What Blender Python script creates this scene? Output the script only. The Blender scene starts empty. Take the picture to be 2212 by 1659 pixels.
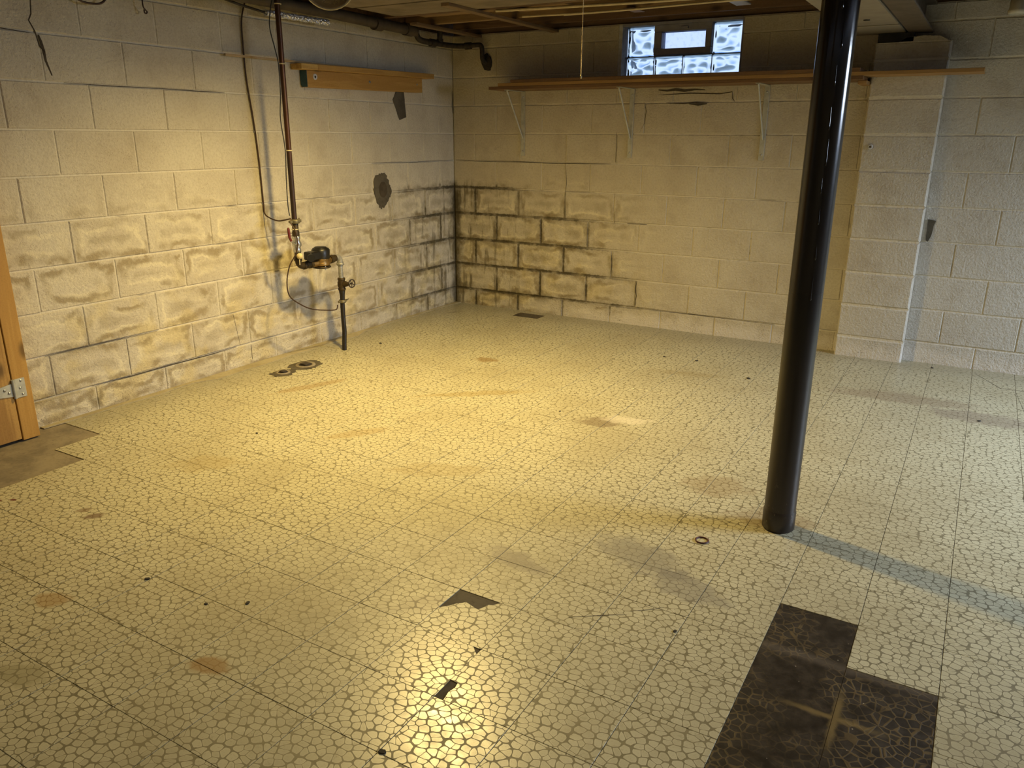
import bpy, math, random
from mathutils import Vector, Matrix

random.seed(11)
C = bpy.context.scene.collection
S = bpy.context.scene

# ------------------------------------------------------------------ camera
F_PX, YAW, PITCH, ROLL = 1687.9, -0.5325, 0.3075, 0.0054
CAM = Vector((3.6896, -5.334, 1.3331))
fw = Vector((math.sin(YAW) * math.cos(PITCH), math.cos(YAW) * math.cos(PITCH), -math.sin(PITCH)))
rt = Vector((math.cos(YAW), -math.sin(YAW), 0.0))
up = rt.cross(fw)
r2 = rt * math.cos(ROLL) + up * math.sin(ROLL)
u2 = -rt * math.sin(ROLL) + up * math.cos(ROLL)
cam = bpy.data.cameras.new('camera')
cam.sensor_width = 36.0
cam.sensor_fit = 'HORIZONTAL'
cam.lens = F_PX * 36.0 / 2212.0
cam.clip_start = 0.05
cam_ob = bpy.data.objects.new('camera', cam)
C.objects.link(cam_ob)
M = Matrix.Identity(4)
for i in range(3):
    M[i][0], M[i][1], M[i][2], M[i][3] = r2[i], u2[i], -fw[i], CAM[i]
cam_ob.matrix_world = M
S.camera = cam_ob

# ------------------------------------------------------------------ view, world, lights
S.view_settings.view_transform = 'Standard'
S.view_settings.look = 'None'
S.view_settings.gamma = 1.0
S.view_settings.use_curve_mapping = False
S.view_settings.exposure = 0.0
S.cycles.use_denoising = True
S.cycles.use_adaptive_sampling = True
S.cycles.adaptive_threshold = 0.05
S.cycles.max_bounces = 8
S.cycles.diffuse_bounces = 3
S.cycles.glossy_bounces = 3
S.cycles.transmission_bounces = 8
S.cycles.caustics_refractive = False
S.cycles.caustics_reflective = False
S.cycles.sample_clamp_indirect = 4.0

w = bpy.data.worlds.new('sky')
S.world = w
w.use_nodes = True
wn, wl = w.node_tree.nodes, w.node_tree.links
wn.clear()
tc = wn.new('ShaderNodeTexCoord'); sx = wn.new('ShaderNodeSeparateXYZ')
cr = wn.new('ShaderNodeValToRGB'); bg = wn.new('ShaderNodeBackground'); wo = wn.new('ShaderNodeOutputWorld')
wl.new(tc.outputs['Generated'], sx.inputs[0])
mr = wn.new('ShaderNodeMapRange'); mr.inputs[1].default_value = -0.5; mr.inputs[2].default_value = 0.9
wl.new(sx.outputs[2], mr.inputs[0]); wl.new(mr.outputs[0], cr.inputs[0])
cr.color_ramp.elements[0].position = 0.0; cr.color_ramp.elements[0].color = (0.12, 0.16, 0.2, 1)
cr.color_ramp.elements[1].position = 1.0; cr.color_ramp.elements[1].color = (0.22, 0.42, 0.95, 1)
for p_, c_ in ((0.28, (0.26, 0.36, 0.52, 1)), (0.345, (0.42, 0.58, 0.88, 1)), (0.40, (0.85, 1.0, 1.3, 1)), (0.52, (0.80, 0.95, 1.25, 1)), (0.7, (0.34, 0.55, 1.0, 1))):
    e_ = cr.color_ramp.elements.new(p_); e_.color = c_
wl.new(cr.outputs[0], bg.inputs[0]); bg.inputs[1].default_value = 1.0
wl.new(bg.outputs[0], wo.inputs[0])


def light(name, kind, loc, energy, color, target=None, **kw):
    d = bpy.data.lights.new(name, kind)
    d.energy = energy; d.color = color
    for k, v in kw.items():
        setattr(d, k, v)
    o = bpy.data.objects.new(name, d); C.objects.link(o)
    o.location = loc
    if target is not None:
        o.rotation_euler = (Vector(target) - Vector(loc)).to_track_quat('-Z', 'Y').to_euler()
    return o


WARM = (1.0, 0.725, 0.255)
light('ceiling_bulb_light', 'SPOT', (1.43, -2.26, 2.02), 335.0, WARM, (1.43, -2.26, 0.0),
      spot_size=math.radians(163), spot_blend=1.0, shadow_soft_size=0.07)
light('daylight_window_right', 'AREA', (6.85, -1.15, 1.70), 84.0, (0.72, 0.84, 1.0), (4.9, -1.55, 0.0),
      shape='RECTANGLE', size=1.4, size_y=0.6, spread=math.radians(95))
light('fill_behind_camera', 'SPOT', (4.6, -5.3, 2.02), 36.0, (1.0, 0.84, 0.58), (4.6, -5.3, 0.0),  # added warm fill, an unseen spot with no known fitting
      spot_size=math.radians(164), spot_blend=0.6, shadow_soft_size=0.06)


# ------------------------------------------------------------------ node helpers
class NT:
    def __init__(s, name):
        s.m = bpy.data.materials.new(name); s.m.use_nodes = True
        s.t = s.m.node_tree; s.n = s.t.nodes; s.l = s.t.links
        s.n.clear()
        s.out = s.n.new('ShaderNodeOutputMaterial')

    def put(s, sock, v):
        if isinstance(v, bpy.types.NodeSocket):
            s.l.new(v, sock)
        elif v is not None:
            if isinstance(v, (tuple, list)) and len(v) == 3 and sock.type == 'RGBA':
                v = (*v, 1.0)
            sock.default_value = v

    def math(s, op, a, b=None, c=None, clamp=False):
        n = s.n.new('ShaderNodeMath'); n.operation = op; n.use_clamp = clamp
        s.put(n.inputs[0], a)
        if b is not None: s.put(n.inputs[1], b)
        if c is not None: s.put(n.inputs[2], c)
        return n.outputs[0]

    def add(s, a, b): return s.math('ADD', a, b)
    def sub(s, a, b): return s.math('SUBTRACT', a, b)
    def mul(s, a, b): return s.math('MULTIPLY', a, b)
    def mn(s, a, b): return s.math('MINIMUM', a, b)
    def mx(s, a, b): return s.math('MAXIMUM', a, b)

    def sm(s, x, lo, hi):
        n = s.n.new('ShaderNodeMapRange'); n.interpolation_type = 'SMOOTHSTEP'
        s.put(n.inputs[0], x); s.put(n.inputs[1], lo); s.put(n.inputs[2], hi)
        return n.outputs[0]

    def lin(s, x, lo, hi, a, b):
        n = s.n.new('ShaderNodeMapRange')
        s.put(n.inputs[0], x); s.put(n.inputs[1], lo); s.put(n.inputs[2], hi); s.put(n.inputs[3], a); s.put(n.inputs[4], b)
        return n.outputs[0]

    def mix(s, f, a, b, mode='MIX'):
        n = s.n.new('ShaderNodeMix'); n.data_type = 'RGBA'; n.blend_type = mode; n.clamp_factor = True
        s.put(n.inputs[0], f); s.put(n.inputs[6], a); s.put(n.inputs[7], b)
        return n.outputs[2]

    def noise(s, vec, scale, detail=2.0, rough=0.5, dist=0.0):
        n = s.n.new('ShaderNodeTexNoise')
        s.put(n.inputs['Vector'], vec); n.inputs['Scale'].default_value = scale
        n.inputs['Detail'].default_value = detail; n.inputs['Roughness'].default_value = rough
        n.inputs['Distortion'].default_value = dist
        return n.outputs[0]

    def vor(s, vec, scale, feature='F1', out='Distance', rand=1.0, dim='3D'):
        n = s.n.new('ShaderNodeTexVoronoi'); n.feature = feature; n.voronoi_dimensions = dim
        s.put(n.inputs['Vector'], vec); n.inputs['Scale'].default_value = scale
        n.inputs['Randomness'].default_value = rand
        return n.outputs[out]

    def pos(s): return s.n.new('ShaderNodeNewGeometry').outputs['Position']
    def obj(s): return s.n.new('ShaderNodeTexCoord').outputs['Object']
    def rnd(s): return s.n.new('ShaderNodeObjectInfo').outputs['Random']

    def uv(s, name):
        n = s.n.new('ShaderNodeUVMap'); n.uv_map = name
        return n.outputs[0]

    def sep(s, v):
        n = s.n.new('ShaderNodeSeparateXYZ'); s.put(n.inputs[0], v)
        return n.outputs[0], n.outputs[1], n.outputs[2]

    def comb(s, x, y, z):
        n = s.n.new('ShaderNodeCombineXYZ')
        s.put(n.inputs[0], x); s.put(n.inputs[1], y); s.put(n.inputs[2], z)
        return n.outputs[0]

    def vmul(s, v, k):
        n = s.n.new('ShaderNodeVectorMath'); n.operation = 'MULTIPLY'
        s.put(n.inputs[0], v); n.inputs[1].default_value = k
        return n.outputs[0]

    def bsdf(s, color, rough=0.6, metal=0.0, spec=0.5, bump=None, strength=0.3, dist=0.002, **kw):
        b = s.n.new('ShaderNodeBsdfPrincipled')
        s.put(b.inputs['Base Color'], color); s.put(b.inputs['Roughness'], rough)
        s.put(b.inputs['Metallic'], metal); s.put(b.inputs['Specular IOR Level'], spec)
        for k, v in kw.items():
            s.put(b.inputs[k.replace('_', ' ')], v)
        if bump is not None:
            bn = s.n.new('ShaderNodeBump'); bn.inputs['Strength'].default_value = strength
            bn.inputs['Distance'].default_value = dist
            s.l.new(bump, bn.inputs['Height']); s.l.new(bn.outputs[0], b.inputs['Normal'])
        s.l.new(b.outputs[0], s.out.inputs[0])
        return s.m


def simple(name, col, rough=0.6, metal=0.0, spec=0.5, var=0.15, scale=20.0, bump=0.0, col2=None, stretch=None):
    t = NT(name)
    v = t.obj()
    if stretch: v = t.vmul(v, stretch)
    n = t.noise(v, scale, 4.0, 0.6)
    c2 = col2 or tuple(max(0.0, c * (1 - var * 2)) for c in col)
    c = t.mix(t.sm(n, 0.35, 0.68), col, c2)
    return t.bsdf(c, t.lin(n, 0.2, 0.8, max(0.02, rough - 0.08), min(1, rough + 0.08)), metal, spec, n if bump else None, bump)


def wood(name, light_c, dark_c, axis=0, scale=1.0, rough=0.55, knots=True):
    t = NT(name)
    k = [14.0, 14.0, 14.0]; k[axis] = 0.9
    v = t.vmul(t.obj(), tuple(q * scale for q in k))
    n = t.noise(v, 2.2, 5.0, 0.6, 0.6)
    rings = t.math('SINE', t.mul(n, 26.0))
    f = t.add(t.mul(t.lin(rings, -1, 1, 0, 1), 0.35), t.mul(t.sm(n, 0.3, 0.7), 0.5))
    c = t.mix(f, light_c, dark_c)
    if knots:
        kk = [7.0, 7.0, 7.0]; kk[axis] = 3.2
        d = t.vor(t.vmul(t.obj(), tuple(kk)), 1.0)
        c = t.mix(t.mul(t.sm(d, 0.19, 0.06), 0.8), c, tuple(q * 0.25 for q in dark_c))
    fine = t.noise(t.obj(), 160.0, 2.0)
    c = t.mix(t.mul(t.sm(fine, 0.45, 0.75), 0.25), c, tuple(q * 0.6 for q in dark_c))
    return t.bsdf(c, rough, 0.0, 0.35, n, 0.15, 0.001)


def wall_material(name, joint):
    t = NT(name)
    P = t.pos()
    px, py, pz = t.sep(P)
    s = t.sub(px, py)                      # distance from the room corner along either wall
    left = t.sm(px, 0.03, 0.01)
    nA = t.noise(P, 2.6, 3.0, 0.55)
    nB = t.noise(P, 9.0, 4.0, 0.6)
    nC = t.noise(P, 34.0, 3.0, 0.6)
    if joint:
        d = t.math('ADD', 0.0, 0.0)
    else:
        a, b, _ = t.sep(t.uv('e1')); c, e, _ = t.sep(t.uv('e2'))
        d = t.mn(t.mn(a, c), t.mn(b, e))
    # paint
    base = t.mix(t.sm(nA, 0.3, 0.7), (0.61, 0.56, 0.455), (0.54, 0.485, 0.385))
    greyR = t.sm(s, 2.7, 3.7)
    base = t.mix(t.mul(t.sub(1.0, left), t.mul(greyR, 0.7)), base, (0.58, 0.57, 0.55))
    base = t.mix(t.mul(t.sm(d, 0.012, 0.003), 0.3), base, (0.64, 0.59, 0.49))
    base = t.mix(t.mul(t.sm(t.noise(P, 75.0, 3.0, 0.7), 0.42, 0.70), 0.30), base, (0.33, 0.27, 0.19))
    # dull brown grime drifting over the wall
    base = t.mix(t.mul(t.sm(t.noise(P, 4.5, 5.0, 0.65), 0.48, 0.72), 0.4), base, (0.36, 0.30, 0.22))
    low = t.sm(pz, 1.12, 0.80)
    # extent of the damp: left wall fades by s=3.4, back wall by s=1.6
    lim = t.lin(left, 0, 1, 1.55, 3.7)
    damp = t.mul(low, t.sm(t.add(s, t.mul(t.sub(nA, 0.5), 0.9)), t.add(lim, 0.35), t.sub(lim, 0.35)))
    # mould at the corner
    zl = t.lin(pz, 0.98, 0.72, 0.62, 1.40)
    zl = t.add(zl, t.lin(pz, 0.6, 0.1, 0.0, 0.35))
    zl = t.lin(left, 0, 1, zl, 0.80)
    mould = t.mul(t.sm(t.add(pz, t.mul(t.sub(nB, 0.5), 0.05)), 1.0, 0.955), t.sm(t.add(s, t.mul(t.sub(nB, 0.5), 0.5)), t.add(zl, 0.22), t.sub(zl, 0.45)))
    lowleft = t.mul(left, t.mul(t.sm(pz, 0.75, 0.05), t.sm(t.noise(P, 3.2, 2.0), 0.42, 0.62)))
    mould = t.mx(mould, t.mul(lowleft, 0.45))
    gate0 = t.lin(t.sm(t.noise(P, 5.7, 3.0, 0.6), 0.36, 0.54), 0.0, 1.0, 0.25, 1.0)
    # tide rings on each damp block
    nD = t.noise(P, 4.3, 4.0, 0.62)
    dd = t.add(d, t.add(t.mul(t.sub(nD, 0.5), 0.16), t.add(t.mul(t.sub(nB, 0.5), 0.04), t.mul(t.sub(nC, 0.5), 0.018))))
    ring = t.mul(t.sm(dd, 0.006, 0.022), t.sm(dd, 0.062, 0.03))
    ringS = t.mul(ring, t.mul(damp, t.sm(t.noise(P, 6.3, 3.0), 0.41, 0.61)))
    gp = t.sm(t.noise(P, 4.9, 3.0), 0.42, 0.58)
    pale = t.mul(t.sm(dd, 0.036, 0.048), t.mul(t.sm(dd, 0.066, 0.054), damp))
    lineA = t.mul(t.sm(t.math('ABSOLUTE', t.sub(nD, 0.53)), 0.022, 0.004), t.mul(damp, 0.5))
    base = t.mix(t.mul(t.mx(pale, lineA), t.mul(gp, 0.85)), base, (0.72, 0.66, 0.50))
    wide = t.mul(t.sm(dd, 0.03, 0.05), t.mul(t.sm(dd, 0.10, 0.06), damp))
    base = t.mix(t.mul(wide, t.mul(t.sm(t.noise(P, 7.9, 3.0), 0.44, 0.64), 0.35)), base, (0.68, 0.62, 0.46))
    base = t.mix(t.mul(t.mul(t.sm(t.noise(P, 5.1, 3.0), 0.48, 0.64), t.sm(pz, 0.85, 0.25)), t.mul(damp, 0.45)), base, (0.60, 0.48, 0.19))
    base = t.mix(t.mul(ringS, 0.72), base, (0.27, 0.21, 0.11))
    inner = t.mul(t.sm(dd, 0.07, 0.10), damp)
    base = t.mix(t.mul(inner, t.mul(t.sm(nA, 0.32, 0.55), 0.62)), base, (0.36, 0.31, 0.22))
    mot = t.mul(t.mul(t.sm(t.noise(P, 8.0, 5.0, 0.7), 0.47, 0.66), t.sm(pz, 0.98, 0.6)), t.mul(damp, t.sm(s, 2.2, 0.4)))
    base = t.mix(t.mul(mot, 0.5), base, (0.25, 0.20, 0.10))
    # mould along the joints, ragged
    halo = t.mul(t.mul(mould, t.lin(t.sm(nD, 0.38, 0.58), 0.0, 1.0, 0.35, 1.0)), t.sm(t.add(d, t.mul(t.sub(nB, 0.5), 0.14)), 0.045, -0.008))
    base = t.mix(t.mul(halo, 0.6), base, (0.13, 0.10, 0.045))
    core = t.mul(t.mul(mould, gate0), t.sm(t.add(d, t.mul(t.sub(nC, 0.5), 0.025)), 0.013, 0.001))
    base = t.mix(t.mul(core, 0.85), base, (0.055, 0.043, 0.02))
    # the very corner: brown-black streaks
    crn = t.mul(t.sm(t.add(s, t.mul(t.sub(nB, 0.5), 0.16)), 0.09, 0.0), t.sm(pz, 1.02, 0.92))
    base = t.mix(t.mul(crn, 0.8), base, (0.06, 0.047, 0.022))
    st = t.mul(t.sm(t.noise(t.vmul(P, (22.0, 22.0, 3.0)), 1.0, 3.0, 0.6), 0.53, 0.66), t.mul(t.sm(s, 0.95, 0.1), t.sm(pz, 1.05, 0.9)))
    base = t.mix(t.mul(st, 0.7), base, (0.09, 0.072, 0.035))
    # salt line at the foot of the back wall
    foot = t.mul(t.sub(1.0, left), t.mul(t.sm(t.add(pz, t.mul(t.sub(nB, 0.5), 0.12)), 0.13, 0.03), t.sm(s, 0.6, 1.4)))
    base = t.mix(t.mul(foot, 0.75), base, (0.74, 0.69, 0.62))
    # pores
    pore = t.vor(P, 115.0)
    gate = t.sm(t.noise(P, 7.0, 2.0), 0.46, 0.62)
    pm = t.mul(t.sm(pore, 0.26, 0.12), t.mul(gate, t.lin(left, 0, 1, 0.3, 0.9)))
    base = t.mix(t.mul(pm, 0.6), base, (0.19, 0.135, 0.075))
    peel = t.mul(t.sm(t.vor(P, 95.0), 0.32, 0.16), t.mul(t.sm(pz, 0.24, 0.06), t.sm(nB, 0.42, 0.6)))
    base = t.mix(t.mul(peel, 0.6), base, (0.14, 0.10, 0.06))
    if joint:
        base = t.mix(t.mul(t.sub(1.0, mould), 0.7), base, (0.72, 0.67, 0.56))
        crackn = t.mul(t.sm(t.noise(t.vmul(P, (1.0, 1.0, 4.0)), 2.3, 4.0, 0.7), 0.57, 0.66), t.lin(pz, 0.9, 1.2, 0.55, 0.22))
        base = t.mix(crackn, base, (0.10, 0.08, 0.05))
    h = t.add(t.noise(P, 85.0, 3.0, 0.65), t.mul(t.noise(P, 26.0, 1.0), 0.6))
    return t.bsdf(base, 0.72, 0.0, 0.25, h, 0.85, 0.006)


def stain_nodes(t, P, base, stains):
    px, py, _ = t.sep(P)
    n = t.noise(P, 14.0, 4.0, 0.65)
    for (x, y, rx, ry, ang, col, k) in stains:
        ca, sa = math.cos(ang), math.sin(ang)
        dx, dy = t.sub(px, x), t.sub(py, y)
        a = t.mul(t.add(t.mul(dx, ca), t.mul(dy, sa)), 1.0 / rx)
        b = t.mul(t.sub(t.mul(dy, ca), t.mul(dx, sa)), 1.0 / ry)
        r = t.math('SQRT', t.add(t.mul(a, a), t.mul(b, b)))
        f = t.mul(t.sm(t.add(r, t.mul(t.sub(n, 0.5), 1.6)), 1.05, 0.55), k)
        base = t.mix(f, base, tuple(c for c in col))
    return base


STAINS = [
    (2.24, -2.02, 0.13, 0.09, 0.4, (0.20, 0.15, 0.09), 0.7), (2.34, -1.93, 0.14, 0.06, 0.4, (0.66, 0.60, 0.46), 0.6),
    (1.165, -1.371, 0.09, 0.06, 0.2, (0.26, 0.17, 0.06), 0.75), (1.064, -3.894, 0.05, 0.025, 0.9, (0.13, 0.07, 0.03), 0.8),
    (0.99, -3.88, 0.03, 0.02, 0.9, (0.16, 0.09, 0.04), 0.6), (0.683, -3.968, 0.02, 0.012, 0.3, (0.12, 0.02, 0.015), 0.95),
    (0.64, -4.0, 0.012, 0.008, 0.3, (0.12, 0.02, 0.015), 0.9), (2.13, -4.24, 0.07, 0.04, 0.2, (0.30, 0.17, 0.05), 0.7),
    (1.467, -4.28, 0.07, 0.045, 0.4, (0.32, 0.19, 0.06), 0.6), (2.88, -3.12, 0.20, 0.11, -0.35, (0.22, 0.20, 0.16), 0.55),
    (3.08, -3.23, 0.16, 0.09, -0.3, (0.20, 0.18, 0.15), 0.5), (2.55, -3.36, 0.14, 0.06, -0.2, (0.24, 0.21, 0.17), 0.5),
    (3.477, -0.835, 0.42, 0.11, 0.1, (0.26, 0.20, 0.13), 0.6), (3.85, -0.98, 0.3, 0.12, 0.0, (0.24, 0.19, 0.14), 0.6),
    (1.5, -1.95, 0.35, 0.05, 0.7, (0.33, 0.24, 0.08), 0.5), (0.62, -2.35, 0.26, 0.05, 1.2, (0.30, 0.20, 0.07), 0.55),
    (1.33, -2.75, 0.18, 0.05, 1.0, (0.33, 0.23, 0.08), 0.45), (2.95, -2.45, 0.16, 0.12, 0.3, (0.28, 0.20, 0.10), 0.45),
    (3.2, -2.63, 0.17, 0.10, 0.3, (0.25, 0.18, 0.10), 0.5), (2.44, -3.72, 0.10, 0.05, 0.8, (0.28, 0.24, 0.17), 0.5),
    (1.02, -3.36, 0.16, 0.10, 0.7, (0.36, 0.28, 0.12), 0.45), (1.73, -4.52, 0.10, 0.05, 0.3, (0.27, 0.24, 0.13), 0.5),
    (2.35, -1.0, 0.25, 0.06, 0.2, (0.30, 0.24, 0.12), 0.45), (1.9, -2.9, 0.25, 0.08, 0.5, (0.34, 0.26, 0.11), 0.35),
]


def tile_material():
    t = NT('printed_pebble_tile')
    P = t.pos()
    r = t.rnd()
    u, v, _ = t.sep(t.uv('print'))
    wob = t.noise(P, 30.0, 2.0)
    wx = t.mul(t.sub(t.noise(P, 45.0, 1.0), 0.5), 0.008)
    vec = t.comb(t.add(t.add(t.mul(u, 0.86), wx), t.mul(r, 17.0)), t.add(t.add(v, t.mul(wx, -0.8)), t.mul(r, 53.0)), 0.0)
    n2 = t.n.new('ShaderNodeTexVoronoi'); n2.feature = 'DISTANCE_TO_EDGE'; n2.voronoi_dimensions = '2D'; n2.inputs['Randomness'].default_value = 0.9; n2.inputs['Scale'].default_value = 48.0
    t.put(n2.inputs['Vector'], vec); dte = n2.outputs['Distance']
    f1 = t.vor(vec, 48.0, rand=0.9, dim='2D'); colr = t.vor(vec, 48.0, 'F1', 'Color', 0.9, '2D')
    q = t.sub(dte, t.mul(t.math('POWER', f1, 3.0), 0.36))
    peb = t.sm(q, 0.006, 0.042)
    rim = t.mul(t.sm(q, 0.03, 0.06), t.sm(q, 0.14, 0.085))
    cr_, cg_, cb_ = t.sep(colr)
    pebc = t.mix(cr_, (0.50, 0.465, 0.315), (0.58, 0.545, 0.38))
    sp = t.noise(P, 190.0, 3.0, 0.7)
    pebc = t.mix(t.mul(t.sm(sp, 0.52, 0.72), 0.5), pebc, (0.34, 0.27, 0.16))
    pebc = t.mix(t.mul(rim, 0.35), pebc, (0.72, 0.67, 0.50))
    grout = t.mix(t.sm(wob, 0.35, 0.65), (0.175, 0.155, 0.088), (0.225, 0.20, 0.12))
    base = t.mix(peb, grout, pebc)
    base = t.mix(t.mul(t.sm(t.noise(P, 1.6, 4.0, 0.6), 0.42, 0.72), 0.4), base, (0.30, 0.25, 0.14))
    base = t.mix(t.mul(t.sm(t.noise(P, 7.0, 4.0, 0.7), 0.55, 0.8), 0.3), base, (0.26, 0.20, 0.11))
    base = t.mix(t.mul(r, 0.10), base, (0.40, 0.36, 0.24))
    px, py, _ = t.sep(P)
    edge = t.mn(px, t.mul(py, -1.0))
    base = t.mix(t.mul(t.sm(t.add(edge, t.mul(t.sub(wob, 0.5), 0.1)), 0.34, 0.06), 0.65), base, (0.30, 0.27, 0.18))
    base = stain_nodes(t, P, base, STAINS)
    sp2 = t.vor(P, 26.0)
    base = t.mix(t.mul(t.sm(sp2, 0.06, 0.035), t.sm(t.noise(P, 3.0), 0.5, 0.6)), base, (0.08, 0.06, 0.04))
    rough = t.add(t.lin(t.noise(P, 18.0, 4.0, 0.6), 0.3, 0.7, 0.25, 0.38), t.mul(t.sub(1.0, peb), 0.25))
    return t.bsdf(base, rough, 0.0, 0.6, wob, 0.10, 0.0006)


def mastic_material():
    t = NT('black_adhesive')
    P = t.pos()
    d = t.vor(P, 40.0, 'DISTANCE_TO_EDGE')
    n = t.noise(P, 5.0, 4.0, 0.6)
    line = t.mul(t.sm(t.add(d, t.mul(t.sub(t.noise(P, 60.0, 3.0), 0.5), 0.15)), 0.085, 0.03), t.sm(n, 0.38, 0.62))
    base = t.mix(t.sm(t.noise(P, 20.0, 5.0, 0.7), 0.35, 0.7), (0.022, 0.017, 0.012), (0.05, 0.040, 0.030))
    base = t.mix(t.mul(line, 0.75), base, (0.15, 0.105, 0.045))
    px, py, _ = t.sep(P)
    # tan cross left between four tiles
    cx = t.math('ABSOLUTE', t.sub(px, 3.575)); cy = t.math('ABSOLUTE', t.add(py, 3.60))
    w1 = t.mul(t.noise(P, 30.0, 3.0), 0.03)
    cross = t.mul(t.sm(t.mn(cx, cy), w1, 0.002), t.sm(t.add(t.mx(cx, cy), t.mul(t.sub(n, 0.5), 0.1)), 0.16, 0.03))
    base = t.mix(t.mul(cross, 0.8), base, (0.20, 0.145, 0.06))
    grey = t.mul(t.sm(t.math('ABSOLUTE', t.add(py, 3.39)), 0.03, 0.0), 0.35)
    base = t.mix(grey, base, (0.17, 0.14, 0.11))
    specks = t.mul(t.sm(t.vor(P, 42.0), 0.10, 0.05), t.sm(t.noise(P, 25.0), 0.55, 0.65))
    base = t.mix(specks, base, (0.42, 0.37, 0.30))
    return t.bsdf(base, t.lin(n, 0.3, 0.7, 0.32, 0.55), 0.0, 0.45, t.add(line, n), 0.35, 0.0015)


def concrete_material(name, a, b):
    t = NT(name)
    P = t.pos()
    n = t.noise(P, 6.0, 5.0, 0.65)
    c = t.mix(t.sm(n, 0.35, 0.68), a, b)
    c = t.mix(t.mul(t.sm(t.noise(P, 70.0, 3.0), 0.5, 0.8), 0.4), c, tuple(q * 0.5 for q in b))
    return t.bsdf(c, 0.8, 0.0, 0.25, t.noise(P, 60.0, 4.0), 0.3, 0.003)


def pole_material():
    t = NT('glossy_black_enamel')
    v = t.obj()
    _, _, z = t.sep(v)
    n = t.noise(t.vmul(v, (9.0, 9.0, 1.6)), 3.0, 4.0, 0.6)
    sc = t.mul(t.sm(t.noise(t.vmul(v, (1.0, 1.0, 0.5)), 46.0, 3.0, 0.7), 0.62, 0.72), t.sm(z, 0.25, 0.05))
    c = t.mix(t.sm(n, 0.4, 0.7), (0.006, 0.005, 0.006), (0.014, 0.010, 0.009))
    c = t.mix(t.mul(t.sm(z, 0.9, 0.1), 0.6), c, (0.022, 0.012, 0.009))
    c = t.mix(sc, c, (0.16, 0.12, 0.09))
    h = t.add(n, t.mul(t.noise(v, 60.0, 2.0), 0.2))
    return t.bsdf(c, t.lin(z, 0.2, 1.6, 0.40, 0.13), 0.0, 0.55, h, 0.06, 0.004)


def glass_material():
    t = NT('pressed_glass')
    g = t.n.new('ShaderNodeBsdfGlass')
    g.inputs['Color'].default_value = (0.93, 0.98, 1.0, 1); g.inputs['Roughness'].default_value = 0.0
    g.inputs['IOR'].default_value = 1.47
    t.l.new(g.outputs[0], t.out.inputs[0])
    return t.m


def pane_material():
    t = NT('hazy_vent_pane')
    g = t.n.new('ShaderNodeBsdfRefraction'); g.inputs['IOR'].default_value = 1.02; g.inputs['Roughness'].default_value = 0.12
    n = t.noise(t.obj(), 40.0, 4.0)
    t.l.new(t.mix(t.sm(n, 0.45, 0.8), (0.86, 0.90, 1.0), (0.76, 0.81, 0.93)), g.inputs['Color'])
    t.l.new(g.outputs[0], t.out.inputs[0])
    return t.m


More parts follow.
